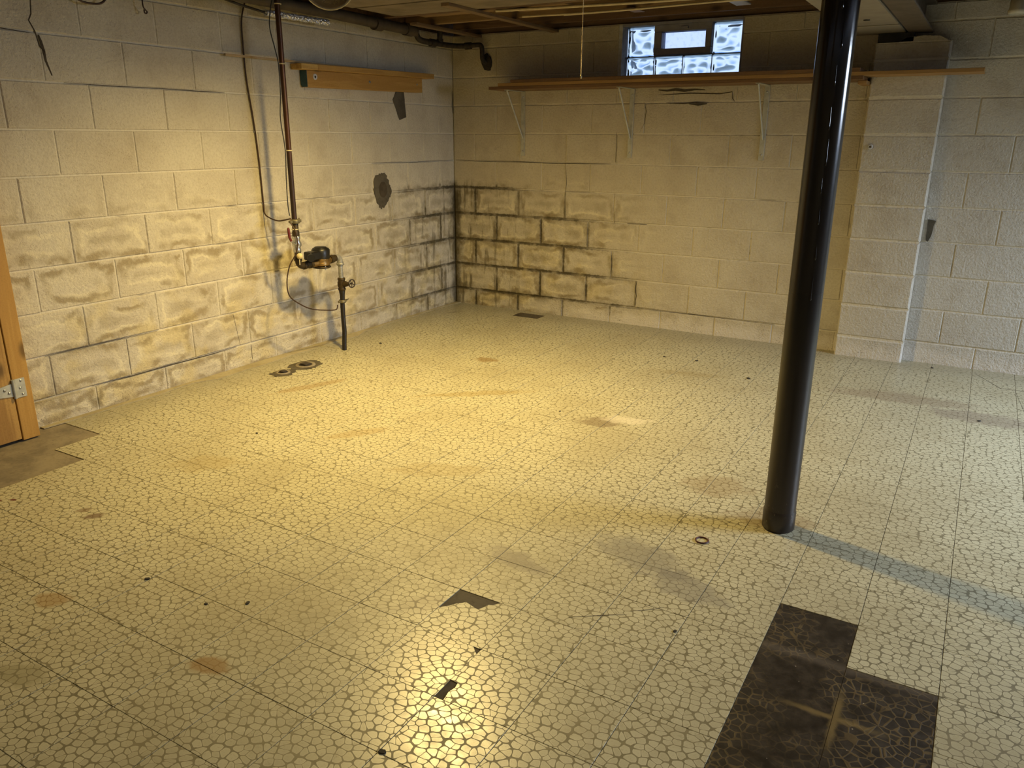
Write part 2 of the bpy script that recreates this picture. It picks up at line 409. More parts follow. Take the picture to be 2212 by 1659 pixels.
MAT = dict(
    block=wall_material('painted_block', False), mortar=wall_material('painted_mortar', True),
    tile=tile_material(), mastic=mastic_material(),
    slab=concrete_material('bare_concrete', (0.30, 0.255, 0.185), (0.19, 0.16, 0.12)),
    cement=concrete_material('grey_cement', (0.115, 0.098, 0.07), (0.065, 0.055, 0.04)),
    mortarpatch=concrete_material('tan_mortar', (0.44, 0.385, 0.26), (0.34, 0.29, 0.18)),
    pole=pole_material(), glass=glass_material(), pane=pane_material(),
    pine_y=wood('honey_pine_y', (0.46, 0.27, 0.075), (0.34, 0.18, 0.045), 1),
    pine_x=wood('shaded_pine_x', (0.22, 0.125, 0.06), (0.13, 0.07, 0.033), 0),  # shade on the stacked board fronts put into a darker wood colour
    pale_x=wood('pale_lath_x', (0.40, 0.24, 0.095), (0.30, 0.17, 0.06), 0, knots=False),
    pale_y=wood('pale_lath_y', (0.50, 0.37, 0.20), (0.36, 0.25, 0.13), 1, knots=False),
    endwood=wood('yellow_pine_block', (0.58, 0.38, 0.12), (0.36, 0.20, 0.05), 1),
    jamb=wood('jamb_fir', (0.52, 0.30, 0.075), (0.43, 0.23, 0.05), 2),
    ply=wood('door_plywood', (0.52, 0.31, 0.09), (0.28, 0.14, 0.035), 2, 0.55),
    joist=wood('old_joist_x', (0.20, 0.125, 0.07), (0.11, 0.065, 0.04), 0),
    joist_lit=wood('lit_joist_x', (0.33, 0.22, 0.11), (0.24, 0.15, 0.07), 0),  # joist wood with the tan of its lamp-lit side in the colour
    sub=wood('subfloor_boards', (0.13, 0.085, 0.05), (0.07, 0.045, 0.03), 0),
    fur=wood('furring_y', (0.24, 0.17, 0.10), (0.16, 0.105, 0.065), 1),
    soffit=simple('fibre_board', (0.25, 0.205, 0.155), 0.8, var=0.15, scale=6.0),
    blue=simple('teal_end_paint', (0.035, 0.09, 0.11), 0.5),
    zinc=simple('zinc_plate', (0.62, 0.63, 0.64), 0.35, 0.9, var=0.15, scale=40.0),
    bracket=simple('grey_painted_steel', (0.52, 0.52, 0.46), 0.45, 0.1, var=0.12, scale=25.0),
    galv=simple('galvanized_pipe', (0.42, 0.41, 0.37), 0.5, 0.5, var=0.2, scale=30.0),
    copper=simple('tarnished_copper', (0.10, 0.042, 0.02), 0.42, 0.6, var=0.3, scale=14.0, col2=(0.05, 0.035, 0.03), stretch=(1, 1, 0.15)),
    wire=simple('brown_wire', (0.065, 0.034, 0.02), 0.5, 0.2),
    blackwire=simple('black_wire', (0.02, 0.018, 0.016), 0.5),
    clampm=simple('weathered_clamp', (0.24, 0.21, 0.13), 0.5, 0.5, var=0.25, scale=60.0),
    brass=simple('aged_brass', (0.30, 0.185, 0.062), 0.42, 0.75, var=0.25, scale=30.0),
    bronze=simple('dark_bronze', (0.065, 0.045, 0.02), 0.5, 0.5, var=0.2, scale=40.0),
    blackplastic=simple('black_plastic', (0.012, 0.011, 0.010), 0.38, var=0.2),
    iron=simple('rusty_black_iron', (0.055, 0.042, 0.03), 0.65, 0.2, var=0.25, scale=30.0, bump=0.2),
    sewer=simple('painted_soil_pipe', (0.08, 0.062, 0.045), 0.6, var=0.2, scale=9.0),
    blackpipe=simple('black_lead_pipe', (0.018, 0.014, 0.011), 0.4, var=0.3, scale=40.0),
    red=simple('red_vinyl_grip', (0.15, 0.016, 0.014), 0.45),
    tie=simple('cream_nylon', (0.62, 0.55, 0.36), 0.5),
    tag=simple('buff_card_tag', (0.70, 0.58, 0.30), 0.7),
    cable=simple('cream_cable_sheath', (0.62, 0.52, 0.34), 0.5, var=0.1),
    frame=simple('grey_vinyl_frame', (0.32, 0.32, 0.39), 0.5, var=0.08),
    steel=simple('painted_girder', (0.10, 0.078, 0.056), 0.6, var=0.15, scale=8.0),
    duct=simple('white_duct', (0.27, 0.24, 0.195), 0.55, var=0.08, scale=5.0),
    dark=simple('dark_gap_filler', (0.02, 0.017, 0.014), 0.9),
    crack=simple('open_crack', (0.065, 0.048, 0.03), 0.95),
    pvc=simple('yellowed_plastic', (0.62, 0.58, 0.48), 0.35, var=0.06),
    rubber=simple('maroon_rubber', (0.09, 0.018, 0.02), 0.5),
    crumb=simple('dark_crumb', (0.03, 0.025, 0.02), 0.8),
    white=simple('white_chalky_paint', (0.66, 0.66, 0.68), 0.7, var=0.12, scale=30.0),
    nickel=simple('beaded_brass', (0.60, 0.47, 0.25), 0.3, 0.9),
    chrome=simple('spun_aluminium', (0.62, 0.60, 0.56), 0.28, 0.95, var=0.1),
)
# crinkled foil
tf = NT('crinkled_foil')
MAT['foil'] = tf.bsdf((0.80, 0.83, 0.95), 0.38, 0.75, 0.5, tf.vor(tf.obj(), 95.0), 0.9, 0.01)


# ------------------------------------------------------------------ mesh helpers
class MB:
    def __init__(s): s.v, s.f, s.sm = [], [], []

    def box(s, lo, hi, ch=0.0):
        (x0, y0, z0), (x1, y1, z1) = lo, hi
        if ch <= 0:
            b = len(s.v)
            s.v += [(x, y, z) for x in (x0, x1) for y in (y0, y1) for z in (z0, z1)]
            for q in ((0, 1, 3, 2), (4, 6, 7, 5), (0, 4, 5, 1), (2, 3, 7, 6), (0, 2, 6, 4), (1, 5, 7, 3)):
                s.f.append(tuple(b + i for i in q)); s.sm.append(False)
            return s
        # box with all edges chamfered
        lo, hi = (x0, y0, z0), (x1, y1, z1)
        idx = {}
        for ix in (0, 1):
            for iy in (0, 1):
                for iz in (0, 1):
                    p = [hi[k] if (ix, iy, iz)[k] else lo[k] for k in range(3)]
                    inn = [p[k] + (-ch if (ix, iy, iz)[k] else ch) for k in range(3)]
                    for ax in range(3):
                        q = list(inn); q[ax] = p[ax]
                        idx[(ix, iy, iz, ax)] = len(s.v); s.v.append(tuple(q))
        def F(*k):
            s.f.append(tuple(idx[i] for i in k)); s.sm.append(False)
        for sgn in (0, 1):
            F(*[(sgn, a, b, 0) for a, b in ((0, 0), (0, 1), (1, 1), (1, 0))])
            F(*[(a, sgn, b, 1) for a, b in ((0, 0), (1, 0), (1, 1), (0, 1))])
            F(*[(a, b, sgn, 2) for a, b in ((0, 0), (0, 1), (1, 1), (1, 0))])
        for a in (0, 1):
            for b in (0, 1):
                F((a, b, 0, 0), (a, b, 1, 0), (a, b, 1, 1), (a, b, 0, 1))
                F((a, 0, b, 0), (a, 1, b, 0), (a, 1, b, 2), (a, 0, b, 2))
                F((0, a, b, 1), (1, a, b, 1), (1, a, b, 2), (0, a, b, 2))
                for c in (0, 1):
                    F((a, b, c, 0), (a, b, c, 1), (a, b, c, 2))
        return s

    def tube(s, pts, r, seg=10, cap=True, radii=None):
        pts = [Vector(p) for p in pts]
        n = len(pts); rings = []
        up0 = Vector((0.123, 0.31, 0.94)).normalized()
        prev = None
        for i, p in enumerate(pts):
            d = (pts[min(i + 1, n - 1)] - pts[max(i - 1, 0)]).normalized()
            a = d.cross(up0 if prev is None else d.cross(prev).cross(d) if False else up0)
            if prev is not None:
                a = prev - d * prev.dot(d)
            if a.length < 1e-5: a = d.orthogonal()
            a.normalize(); prev = a
            b = d.cross(a)
            rr = radii[i] if radii else r
            base = len(s.v)
            for k in range(seg):
                t = 2 * math.pi * k / seg
                s.v.append(tuple(p + a * (rr * math.cos(t)) + b * (rr * math.sin(t))))
            rings.append(base)
        for i in range(n - 1):
            for k in range(seg):
                k2 = (k + 1) % seg
                s.f.append((rings[i] + k, rings[i] + k2, rings[i + 1] + k2, rings[i + 1] + k)); s.sm.append(True)
        if cap:
            for rg, rev in ((rings[0], True), (rings[-1], False)):
                b = len(s.v)
                s.v += [s.v[rg + k] for k in range(seg)]
                q = list(range(b, b + seg))
                s.f.append(tuple(reversed(q)) if rev else tuple(q)); s.sm.append(False)
        return s

    def lathe(s, prof, origin, axis=(0, 0, 1), seg=24):
        ax = Vector(axis).normalized(); a = ax.orthogonal().normalized(); b = ax.cross(a); o = Vector(origin)
        rings = []
        for r, h in prof:
            base = len(s.v)
            for k in range(seg):
                t = 2 * math.pi * k / seg
                s.v.append(tuple(o + ax * h + a * (r * math.cos(t)) + b * (r * math.sin(t))))
            rings.append(base)
        for i in range(len(prof) - 1):
            for k in range(seg):
                k2 = (k + 1) % seg
                s.f.append((rings[i] + k, rings[i] + k2, rings[i + 1] + k2, rings[i + 1] + k)); s.sm.append(True)
        return s

    def cyl(s, c0, c1, r, seg=20): return s.tube([c0, c1], r, seg)

    def prism(s, poly, origin, u, v, n, depth):
        o, u, v, n = Vector(origin), Vector(u), Vector(v), Vector(n)
        b = len(s.v); k = len(poly)
        for d in (0.0, depth):
            s.v += [tuple(o + u * p[0] + v * p[1] + n * d) for p in poly]
        s.f.append(tuple(range(b + k, b + 2 * k))); s.sm.append(False)
        s.f.append(tuple(reversed(range(b, b + k)))); s.sm.append(False)
        for i in range(k):
            j = (i + 1) % k
            s.f.append((b + i, b + j, b + k + j, b + k + i)); s.sm.append(False)
        return s

    def mesh(s, name, mat):
        me = bpy.data.meshes.new(name)
        me.from_pydata(s.v, [], s.f)
        me.polygons.foreach_set('use_smooth', s.sm)
        me.materials.append(mat)
        return me

    def build(s, name, mat, parent=None, origin=None):
        if origin is not None:
            o0 = Vector(origin); s.v = [tuple(Vector(p) - o0) for p in s.v]
        me = s.mesh(name, MAT[mat] if isinstance(mat, str) else mat)
        o = bpy.data.objects.new(name, me); C.objects.link(o)
        if origin is not None: o.location = origin
        if parent is not None:
            o.parent = parent
            if origin is not None:
                o.location = Vector(origin) - WP(parent)
            else:
                o.location = -WP(parent)
        return o


def WP(o):
    p = Vector(o.location)
    while o.parent is not None:
        o = o.parent; p = p + Vector(o.location)
    return p


def tag(o, label, cat, group=None):
    o['label'] = label; o['category'] = cat
    if group: o['group'] = group
    return o


def thing(name, loc, label, cat, group=None):
    o = bpy.data.objects.new(name, None); C.objects.link(o); o.location = loc
    o.empty_display_size = 0.05
    return tag(o, label, cat, group)


def structure(name, loc=(0, 0, 0)):
    o = bpy.data.objects.new(name, None); C.objects.link(o); o.location = loc
    o.empty_display_size = 0.1
    o['kind'] = 'structure'
    return o


def instance(name, me, parent, loc, rot=(0, 0, 0)):
    o = bpy.data.objects.new(name, me); C.objects.link(o)
    o.parent = parent; o.location = loc; o.rotation_euler = rot
    return o


# ------------------------------------------------------------------ block walls
BL, CH, Z0 = 0.398, 0.2032, 0.1299          # block pitch, course height, top of the cut bottom course
GAP = 0.0075
H_TOP = 2.055
_bm = {}


def block_mesh(L, H, D=0.03, c=0.004):
    key = (round(L, 4), round(H, 4), D)
    if key in _bm: return _bm[key]
    x0, x1, z0, z1 = -L / 2, L / 2, -H / 2, H / 2
    v = [(x0, -D, z0), (x1, -D, z0), (x1, -D, z1), (x0, -D, z1),
         (x0, -c, z0), (x1, -c, z0), (x1, -c, z1), (x0, -c, z1),
         (x0 + c, 0, z0 + c), (x1 - c, 0, z0 + c), (x1 - c, 0, z1 - c), (x0 + c, 0, z1 - c)]
    f = [(8, 11, 10, 9)]
    for i in range(4):
        j = (i + 1) % 4
        f.append((8 + i, 9 + i if i < 3 else 8, 4 + j, 4 + i)[::1])
        f.append((4 + i, 4 + j, j, i))
    me = bpy.data.meshes.new('block'); me.from_pydata(v, [], f)
    me.materials.append(MAT['block'])
    for nm in ('e1', 'e2'):
        lay = me.uv_layers.new(name=nm)
        for li, lp in enumerate(me.loops):
            p = v[lp.vertex_index]
            lay.data[li].uv = (p[0] - x0, p[2] - z0) if nm == 'e1' else (x1 - p[0], z1 - p[2])
    me.update()
    _bm[key] = me
    return me


def courses():
    out = [(0, -0.02, Z0)]
    for c in range(1, 11):
        out.append((c, Z0 + CH * (c - 1), min(Z0 + CH * c, H_TOP)))
    return out


def lay_blocks(parent, side, a0, a1, offs, holes=(), n0=0.0, name='block'):
    """side: 'left' (normal +x, runs to -y), 'back' (normal -y, runs to +x), 'face' = back-like at depth n0."""
    for c, zl, zh in courses():
        o = offs[c % 2]
        k = math.floor((a0 - o) / BL)
        while True:
            s0, s1 = o + k * BL, o + (k + 1) * BL
            k += 1
            if s0 >= a1 - 0.02: break
            s0, s1 = max(s0, a0), min(s1, a1)
            if s1 - s0 < 0.03: continue
            pieces = [(s0, s1, zl, zh)]
            for (h0, h1, g0, g1) in holes:
                new = []
                for (p0, p1, q0, q1) in pieces:
                    if p1 <= h0 or p0 >= h1 or q1 <= g0 + 0.01 or q0 >= g1 - 0.01:
                        new.append((p0, p1, q0, q1)); continue
                    if p0 < h0 - 0.02: new.append((p0, h0, q0, q1))
                    if p1 > h1 + 0.02: new.append((h1, p1, q0, q1))
                    if q0 < g0 - 0.02: new.append((max(p0, h0), min(p1, h1), q0, g0))
                    if q1 > g1 + 0.02: new.append((max(p0, h0), min(p1, h1), g1, q1))
                pieces = new
            for (p0, p1, q0, q1) in pieces:
                me = block_mesh(round(p1 - p0 - GAP * 0.6, 3), round(q1 - q0 - GAP, 3))
                a, z = (p0 + p1) / 2, (q0 + q1) / 2
                dn = random.uniform(-0.0012, 0.0012)
                tilt = random.uniform(-0.004, 0.004)
                roll = random.uniform(-0.003, 0.003)
                if side == 'left':
                    instance(name, me, parent, (n0 + dn, -a, z), (0, roll, -math.pi / 2 + tilt))
                else:
                    instance(name, me, parent, (a, n0 - dn, z), (0, roll, math.pi + tilt))


REC = 0.005
wl_ = structure('wall_left')
MB().box((-0.20, -7.0, -0.05), (-REC, 0.20, H_TOP)).build('mortar_bed', 'mortar', wl_)
lay_blocks(wl_, 'left', 0.0, 4.85, {0: 0.0, 1: 0.5 * BL})
MB().box((-0.012, -7.0, 0.0), (0.0, -4.86, H_TOP)).build('plain_wall', 'mortar', wl_)

WX0, WX1, WZ0, WZ1 = 1.378, 2.215, 1.685, 2.048      # window opening
wb_ = structure('wall_back')
bed = MB()
bed.box((0.0, REC, -0.05), (WX0, 0.20, H_TOP)).box((WX1, REC, -0.05), (7.0, 0.20, H_TOP))
bed.box((WX0, REC, -0.05), (WX1, 0.20, WZ0)).box((WX0, REC, WZ1), (WX1, 0.20, H_TOP))
bed.build('mortar_bed', 'mortar', wb_)
lay_blocks(wb_, 'back', 0.0, 4.9, {0: 0.5 * BL, 1: 0.0}, holes=[(WX0, WX1, WZ0, WZ1)])
MB().box((4.9, 0.0, 0.0), (7.0, 0.012, H_TOP)).build('plain_wall', 'mortar', wb_)

# pier standing proud of the back wall under the girder
PX0, PX1, PY = 3.005, 3.395, -0.082
pier = structure('trim_1')
MB().box((PX0 + 0.004, PY + REC, -0.02), (PX1 - 0.004, 0.0, 1.85)).build('mortar_bed', 'mortar', pier)
_bm_pier = {}
for c, zl, zh in courses():
    if zl > 1.80: break
    zh = min(zh, 1.853)
    me = block_mesh(round(PX1 - PX0, 3), round(zh - zl - GAP, 3), 0.078, 0.008)
    instance('block', me, pier, ((PX0 + PX1) / 2, PY + random.uniform(-0.002, 0.002), (zl + zh) / 2), (0, 0, math.pi))
# rough mortar crown
crown = MB()
crown.prism([(0.12, 0.0), (0.16, 0.022), (0.24, 0.03), (0.33, 0.024), (0.37, 0.0)], (PX0, PY + 0.004, 1.850), (1, 0, 0), (0, 0, 1), (0, 1, 0), 0.075)
crown.build('mortar_cap', 'block', pier)

# right and front walls close the room behind the picture
wr_ = structure('wall_right')
m = MB()
m.box((7.0, -7.0, -0.05), (7.2, -1.95, H_TOP)).box((7.0, -0.35, -0.05), (7.2, 0.2, H_TOP))
m.box((7.0, -1.95, -0.05), (7.2, -0.35, 1.25)).box((7.0, -1.95, 2.0), (7.2, -0.35, H_TOP))
m.build('mortar_bed', 'mortar', wr_)
wf_ = structure('wall_front')
MB().box((-0.2, -7.2, -0.05), (7.2, -7.0, H_TOP)).build('mortar_bed', 'mortar', wf_)
w2 = structure('window_2', (7.05, -1.15, 1.62))
m = MB()
m.box((7.04, -1.95, 1.25), (7.10, -0.35, 1.30)).box((7.04, -1.95, 1.95), (7.10, -0.35, 2.0))
m.box((7.04, -1.95, 1.30), (7.10, -1.90, 1.95)).box((7.04, -0.40, 1.30), (7.10, -0.35, 1.95)).box((7.04, -1.17, 1.30), (7.10, -1.13, 1.95))
m.build('window_frame', 'frame', w2)
MB().box((7.06, -1.91, 1.29), (7.066, -0.39, 1.96)).build('pane', 'pane', w2)

# cracks and cement patches on the left wall
def ribbon(name, pts, width, parent, axis, mat='crack', off=0.0016):
    """thin filled crack following the wall face; pts are (along, z)."""
    mb = MB()
    n = len(pts)
    L_, R_ = [], []
    for i, (a, z) in enumerate(pts):
        a0, z0 = pts[max(i - 1, 0)]; a1, z1 = pts[min(i + 1, n - 1)]
        d = Vector((a1 - a0, z1 - z0)).normalized(); q = Vector((-d.y, d.x))
        wd = 0.6 * width * (0.35 if i in (0, n - 1) else random.uniform(0.6, 1.3)) / 2
        L_.append((a + q.x * wd, z + q.y * wd)); R_.append((a - q.x * wd, z - q.y * wd))
    for i in range(n - 1):
        quad = [L_[i], R_[i], R_[i + 1], L_[i + 1]]
        if axis == 'left':
            mb.prism([(p[0], p[1]) for p in quad], (0.0, 0, 0), (0, -1, 0), (0, 0, 1), (1, 0, 0), off)
        elif axis == 'back':
            mb.prism([(p[0], p[1]) for p in quad], (0.0, 0, 0), (1, 0, 0), (0, 0, 1), (0, -1, 0), off)
        else:
            mb.prism([(p[0], p[1]) for p in quad], (0, 0, 0), (1, 0, 0), (0, 1, 0), (0, 0, 1), off)
    return mb.build(name, mat, parent)


ribbon('crack', [(3.19, 2.04), (3.193, 1.88), (3.20, 1.827), (3.215, 1.80), (3.195, 1.757), (3.186, 1.70), (3.165, 1.675)], 0.010, wl_, 'left')
ribbon('crack', [(3.182, 1.745), (3.176, 1.72), (3.170, 1.68), (3.168, 1.64), (3.150, 1.58)], 0.020, wl_, 'left')
ribbon('crack', [(3.48, 1.757), (3.34, 1.756), (3.22, 1.75)], 0.008, wl_, 'left')
ribbon('crack', [(3.1, 1.553), (2.9, 1.551), (2.6, 1.553), (2.35, 1.551), (2.2, 1.552)], 0.005, wl_, 'left')
ribbon('crack', [(2.27, 0.135), (2.3, 0.33)], 0.004, wl_, 'left')
ribbon('crack', [(2.19, 0.03), (2.19, 0.115)], 0.008, wl_, 'left')
ribbon('crack', [(2.985, 0.136), (2.985, 0.325)], 0.007, wl_, 'left')
ribbon('crack', [(3.20, 0.132), (3.0, 0.129), (2.75, 0.131), (2.5, 0.128), (2.3, 0.131)], 0.007, wl_, 'left')
ribbon('crack', [(3.4, 0.333), (3.1, 0.335), (2.8, 0.332)], 0.005, wl_, 'left')
ribbon('crack', [(1.0, 1.146), (0.8, 1.149), (0.5, 1.143), (0.25, 1.148), (0.02, 1.146)], 0.006, wl_, 'left')
ribbon('crack', [(0.015, 1.66), (0.012, 1.60), (0.016, 1.55), (0.008, 1.50)], 0.012, wl_, 'left')
ribbon('crack', [(0.02, 1.148), (0.3, 1.144), (0.55, 1.147), (0.9, 1.141), (1.35, 1.147)], 0.006, wb_, 'back')
ribbon('crack', [(0.995, 1.14), (1.005, 1.0), (0.995, 0.9), (1.0, 0.74)], 0.004, wb_, 'back')
ribbon('crack', [(1.595, 0.15), (1.60, 0.22), (1.59, 0.27), (1.597, 0.33)], 0.012, wb_, 'back')
ribbon('crack', [(1.39, 0.36), (1.395, 0.42), (1.39, 0.50)], 0.009, wb_, 'back')
ribbon('crack', [(1.40, 0.735), (1.40, 0.80)], 0.010, wb_, 'back')
ribbon('crack', [(1.50, 0.737), (1.65, 0.739)], 0.011, wb_, 'back')
ribbon('crack', [(1.6, 0.130), (2.0, 0.132), (2.6, 0.128)], 0.005, wb_, 'back')
ribbon('crack', [(1.39, 1.36), (1.393, 1.25), (1.388, 1.16)], 0.005, wb_, 'back')
ribbon('crack', [(1.585, 1.555), (1.60, 1.50), (1.592, 1.42), (1.56, 1.36)], 0.004, wb_, 'back')
ribbon('crack', [(1.74, 1.548), (1.86, 1.544), (1.95, 1.550), (2.03, 1.546)], 0.010, wb_, 'back')
ribbon('crack', [(1.70, 1.60), (1.90, 1.607), (2.1, 1.60), (2.18, 1.61), (2.185, 1.57), (2.2, 1.552)], 0.008, wb_, 'back')


def blob(name, poly, parent, axis, mat, off=0.004):
    mb = MB()
    if axis == 'left':
        mb.prism(poly, (0, 0, 0), (0, -1, 0), (0, 0, 1), (1, 0, 0), off)
    elif axis == 'back':
        mb.prism(poly, (0, 0, 0), (1, 0, 0), (0, 0, 1), (0, -1, 0), off)
    else:
        mb.prism(poly, (0, 0, 0), (1, 0, 0), (0, 1, 0), (0, 0, 1), off)
    return mb.build(name, mat, parent)


def ragged(poly, n=4, j=0.006):
    out = []
    for i, p in enumerate(poly):
        q = poly[(i + 1) % len(poly)]
        for k in range(n):
            f = k / n
            out.append((p[0] + (q[0] - p[0]) * f + random.uniform(-j, j), p[1] + (q[1] - p[1]) * f + random.uniform(-j, j)))
    return out


blob('cement_patch', ragged([(0.985, 1.05), (0.93, 1.075), (0.86, 1.075), (0.83, 1.02), (0.80, 0.95), (0.82, 0.90), (0.88, 0.85), (0.92, 0.83), (0.965, 0.88), (0.99, 0.97)], 5, 0.008), wl_, 'left', 'cement')
blob('knockout_plug', [(0.895 + 0.042 * math.cos(t * math.pi / 8), 0.965 + 0.055 * math.sin(t * math.pi / 8)) for t in range(16)], wl_, 'left', 'crack', 0.006)
blob('cement_patch', ragged([(0.70, 1.63), (0.62, 1.63), (0.61, 1.55), (0.60, 1.46), (0.68, 1.435), (0.72, 1.52), (0.745, 1.57)], 3, 0.004), wl_, 'left', 'cement')
blob('cement_patch', ragged([(3.42, 0.87), (3.455, 0.87), (3.45, 0.80), (3.435, 0.745), (3.425, 0.745), (3.415, 0.80)], 2, 0.004), wb_, 'back', 'cement')
ribbon('smoke_stain', [(1.68, 1.632), (1.74, 1.626), (1.80, 1.633), (1.86, 1.624), (1.93, 1.630), (2.0, 1.626)], 0.022, wb_, 'back', 'cement', 0.0012)
ribbon('smoke_stain', [(1.90, 1.541), (1.96, 1.536), (2.02, 1.540)], 0.022, wb_, 'back', 'cement', 0.0016)

# ------------------------------------------------------------------ floor
fl_ = structure('floor')
MB().box((-0.2, -7.2, -0.12), (7.2, 0.2, -0.003)).build('concrete_slab', 'slab', fl_)
T = 0.2167
XL, YL = 3.786, -3.383


def tile_mesh(g=0.0009, z1=0.0, z0=-0.0026, ch=0.0003):
    h = T / 2 - g
    v = [(-h, -h, z0), (h, -h, z0), (h, h, z0), (-h, h, z0), (-h, -h, z1 - ch), (h, -h, z1 - ch), (h, h, z1 - ch), (-h, h, z1 - ch),
         (-h + ch, -h + ch, z1), (h - ch, -h + ch, z1), (h - ch, h - ch, z1), (-h + ch, h - ch, z1)]
    f = [(8, 9, 10, 11)]
    for i in range(4):
        j = (i + 1) % 4
        f += [(4 + i, 4 + j, 8 + j, 8 + i), (i, j, 4 + j, 4 + i)]
    return v, f


tv, tf_ = tile_mesh()
tm = bpy.data.meshes.new('tile'); tm.from_pydata(tv, [], tf_); tm.materials.append(MAT['tile'])
lay = tm.uv_layers.new(name='print')
for li, lp in enumerate(tm.loops):
    lay.data[li].uv = tv[lp.vertex_index][:2]

missing = set()
cells = []
for i in range(-10, 18):
    for j in range(-17, 17):
        x0, y0 = XL - T * (i + 1), YL - T * (j + 1)
        cx, cy = x0 + T / 2, y0 + T / 2
        if x0 < -0.13 or y0 + T > 0.10 or x0 > 5.6 or cy < -6.2: continue
        cells.append((cx, cy))


def cell(x, y):
    for c in cells:
        if abs(c[0] - x) < T / 2 and abs(c[1] - y) < T / 2: return c
    return None


skip = set()
for q in [(3.46, -3.27), (3.46, -3.49), (3.46, -3.70), (3.68, -3.49), (3.68, -3.70), (3.46, -3.92), (3.68, -3.92), (3.46, -4.14), (3.68, -4.14),
          (3.46, -4.36), (3.68, -4.36),
          (0.0, -3.49), (0.0, -3.71), (0.0, -3.93), (0.0, -4.14), (0.0, -4.36), (0.21, -3.49), (0.21, -3.71), (0.43, -3.71), (0.21, -3.93), (0.43, -3.93), (0.21, -4.14), (0.43, -4.14), (0.21, -4.36), (0.43, -4.36)]:
    skip.add(cell(*q))
cut1 = cell(2.55, -3.66); cut2 = cell(2.75, -3.98); plugc = [cell(0.25, -2.06), cell(0.25, -2.27), cell(0.42, -2.06)]
hole_b = cell(0.78, -0.13)
special = {cut1, cut2, cell(2.60, -3.92)}


def in_view(c):
    d = Vector((c[0], c[1], 0)) - CAM
    zf = d.dot(fw)
    if zf < 0.3: return False
    x = 1106 + F_PX * d.dot(r2) / zf; y = 829.5 - F_PX * d.dot(u2) / zf
    return -130 < x < 2342 and -50 < y < 1800


order = sorted([c for c in cells if c not in skip and c not in special], key=lambda c: ((not in_view(c)), (Vector((c[0], c[1], 0)) - CAM).length))
near, far = order[:292], order[292:]
for c in near:
    instance('tile', tm, fl_, (c[0], c[1], random.uniform(-0.0002, 0.0002)))
V, Fc, UV = [], [], []
for c in far:
    b = len(V); ox, oy = random.uniform(0, 9), random.uniform(0, 9)
    V += [(c[0] + p[0], c[1] + p[1], p[2]) for p in tv]
    UV += [(ox + p[0], oy + p[1]) for p in tv]
    Fc += [tuple(b + i for i in f) for f in tf_]
me = bpy.data.meshes.new('far_tiles'); me.from_pydata(V, [], Fc); me.materials.append(MAT['tile'])
lay = me.uv_layers.new(name='print')
for li, lp in enumerate(me.loops): lay.data[li].uv = UV[lp.vertex_index]
o = bpy.data.objects.new('far_tiles', me); C.objects.link(o); o.parent = fl_; o['kind'] = 'stuff'


def cut_tile(poly, name='broken_tile'):
    mb = MB().prism(poly, (0, 0, -0.0026), (1, 0, 0), (0, 1, 0), (0, 0, 1), 0.0026)
    cx = sum(p[0] for p in poly) / len(poly); cy = sum(p[1] for p in poly) / len(poly)
    ob = mb.build(name, 'tile', fl_, (cx, cy, 0.0))
    l_ = ob.data.uv_layers.new(name='print')
    for li, lp in enumerate(ob.data.loops): l_.data[li].uv = ob.data.vertices[lp.vertex_index].co[:2]
    return ob


# tile with its corner broken away (dark wedge in the middle of the foreground)
g = 0.0007
x0, x1, y0, y1 = cut1[0] - T / 2 + g, cut1[0] + T / 2 - g, cut1[1] - T / 2 + g, cut1[1] + T / 2 - g
cut_tile([(x0, y0), (x1, y0), (x1, y1), (2.632, y1), (2.618, y1 - 0.022), (2.606, y1 - 0.026), (2.600, y1 - 0.046), (2.592, y1 - 0.062), (2.580, y1 - 0.060),
          (2.560, y1 - 0.054), (2.541, y1 - 0.048), (2.533, y1 - 0.058), (2.520, y1 - 0.070), (2.508, y1 - 0.090), (x0, y1 - 0.112)])
x0, x1, y0, y1 = cut2[0] - T / 2 + g, cut2[0] + T / 2 - g, cut2[1] - T / 2 + g, cut2[1] + T / 2 - g
cx2 = cut2
# tile with a narrow strip broken from its near left edge
cut_tile([(x0, y0 + 0.072), (x0 + 0.022, y0 + 0.070), (x0 + 0.026, y0 + 0.052), (x0 + 0.021, y0 + 0.030), (x0 + 0.027, y0), (x1, y0), (x1, y1), (x0, y1)])
c3_ = cell(2.60, -3.92)
if c3_ not in (cut1, cut2):
    x0, x1, y0, y1 = c3_[0] - T / 2 + g, c3_[0] + T / 2 - g, c3_[1] - T / 2 + g, c3_[1] + T / 2 - g
    cut_tile([(x0, y0), (x1, y0), (x1, y1 - 0.022), (x1 - 0.010, y1 - 0.014), (x1 - 0.024, y1), (x0, y1)])
# exposed adhesive
def bed_patch(x0, y0, x1, y1, mat='mastic', z=-0.0012):
    MB().box((x0, y0, -0.004), (x1, y1, z)).build('adhesive_bed', mat, fl_)
bed_patch(3.353, -4.5, 3.569, -3.167)
bed_patch(3.5705, -4.5, 3.785, -3.384)
for cc in (cut1, cut2, c3_):
    bed_patch(cc[0] - T / 2, cc[1] - T / 2, cc[0] + T / 2, cc[1] + T / 2, 'cement', -0.0022)
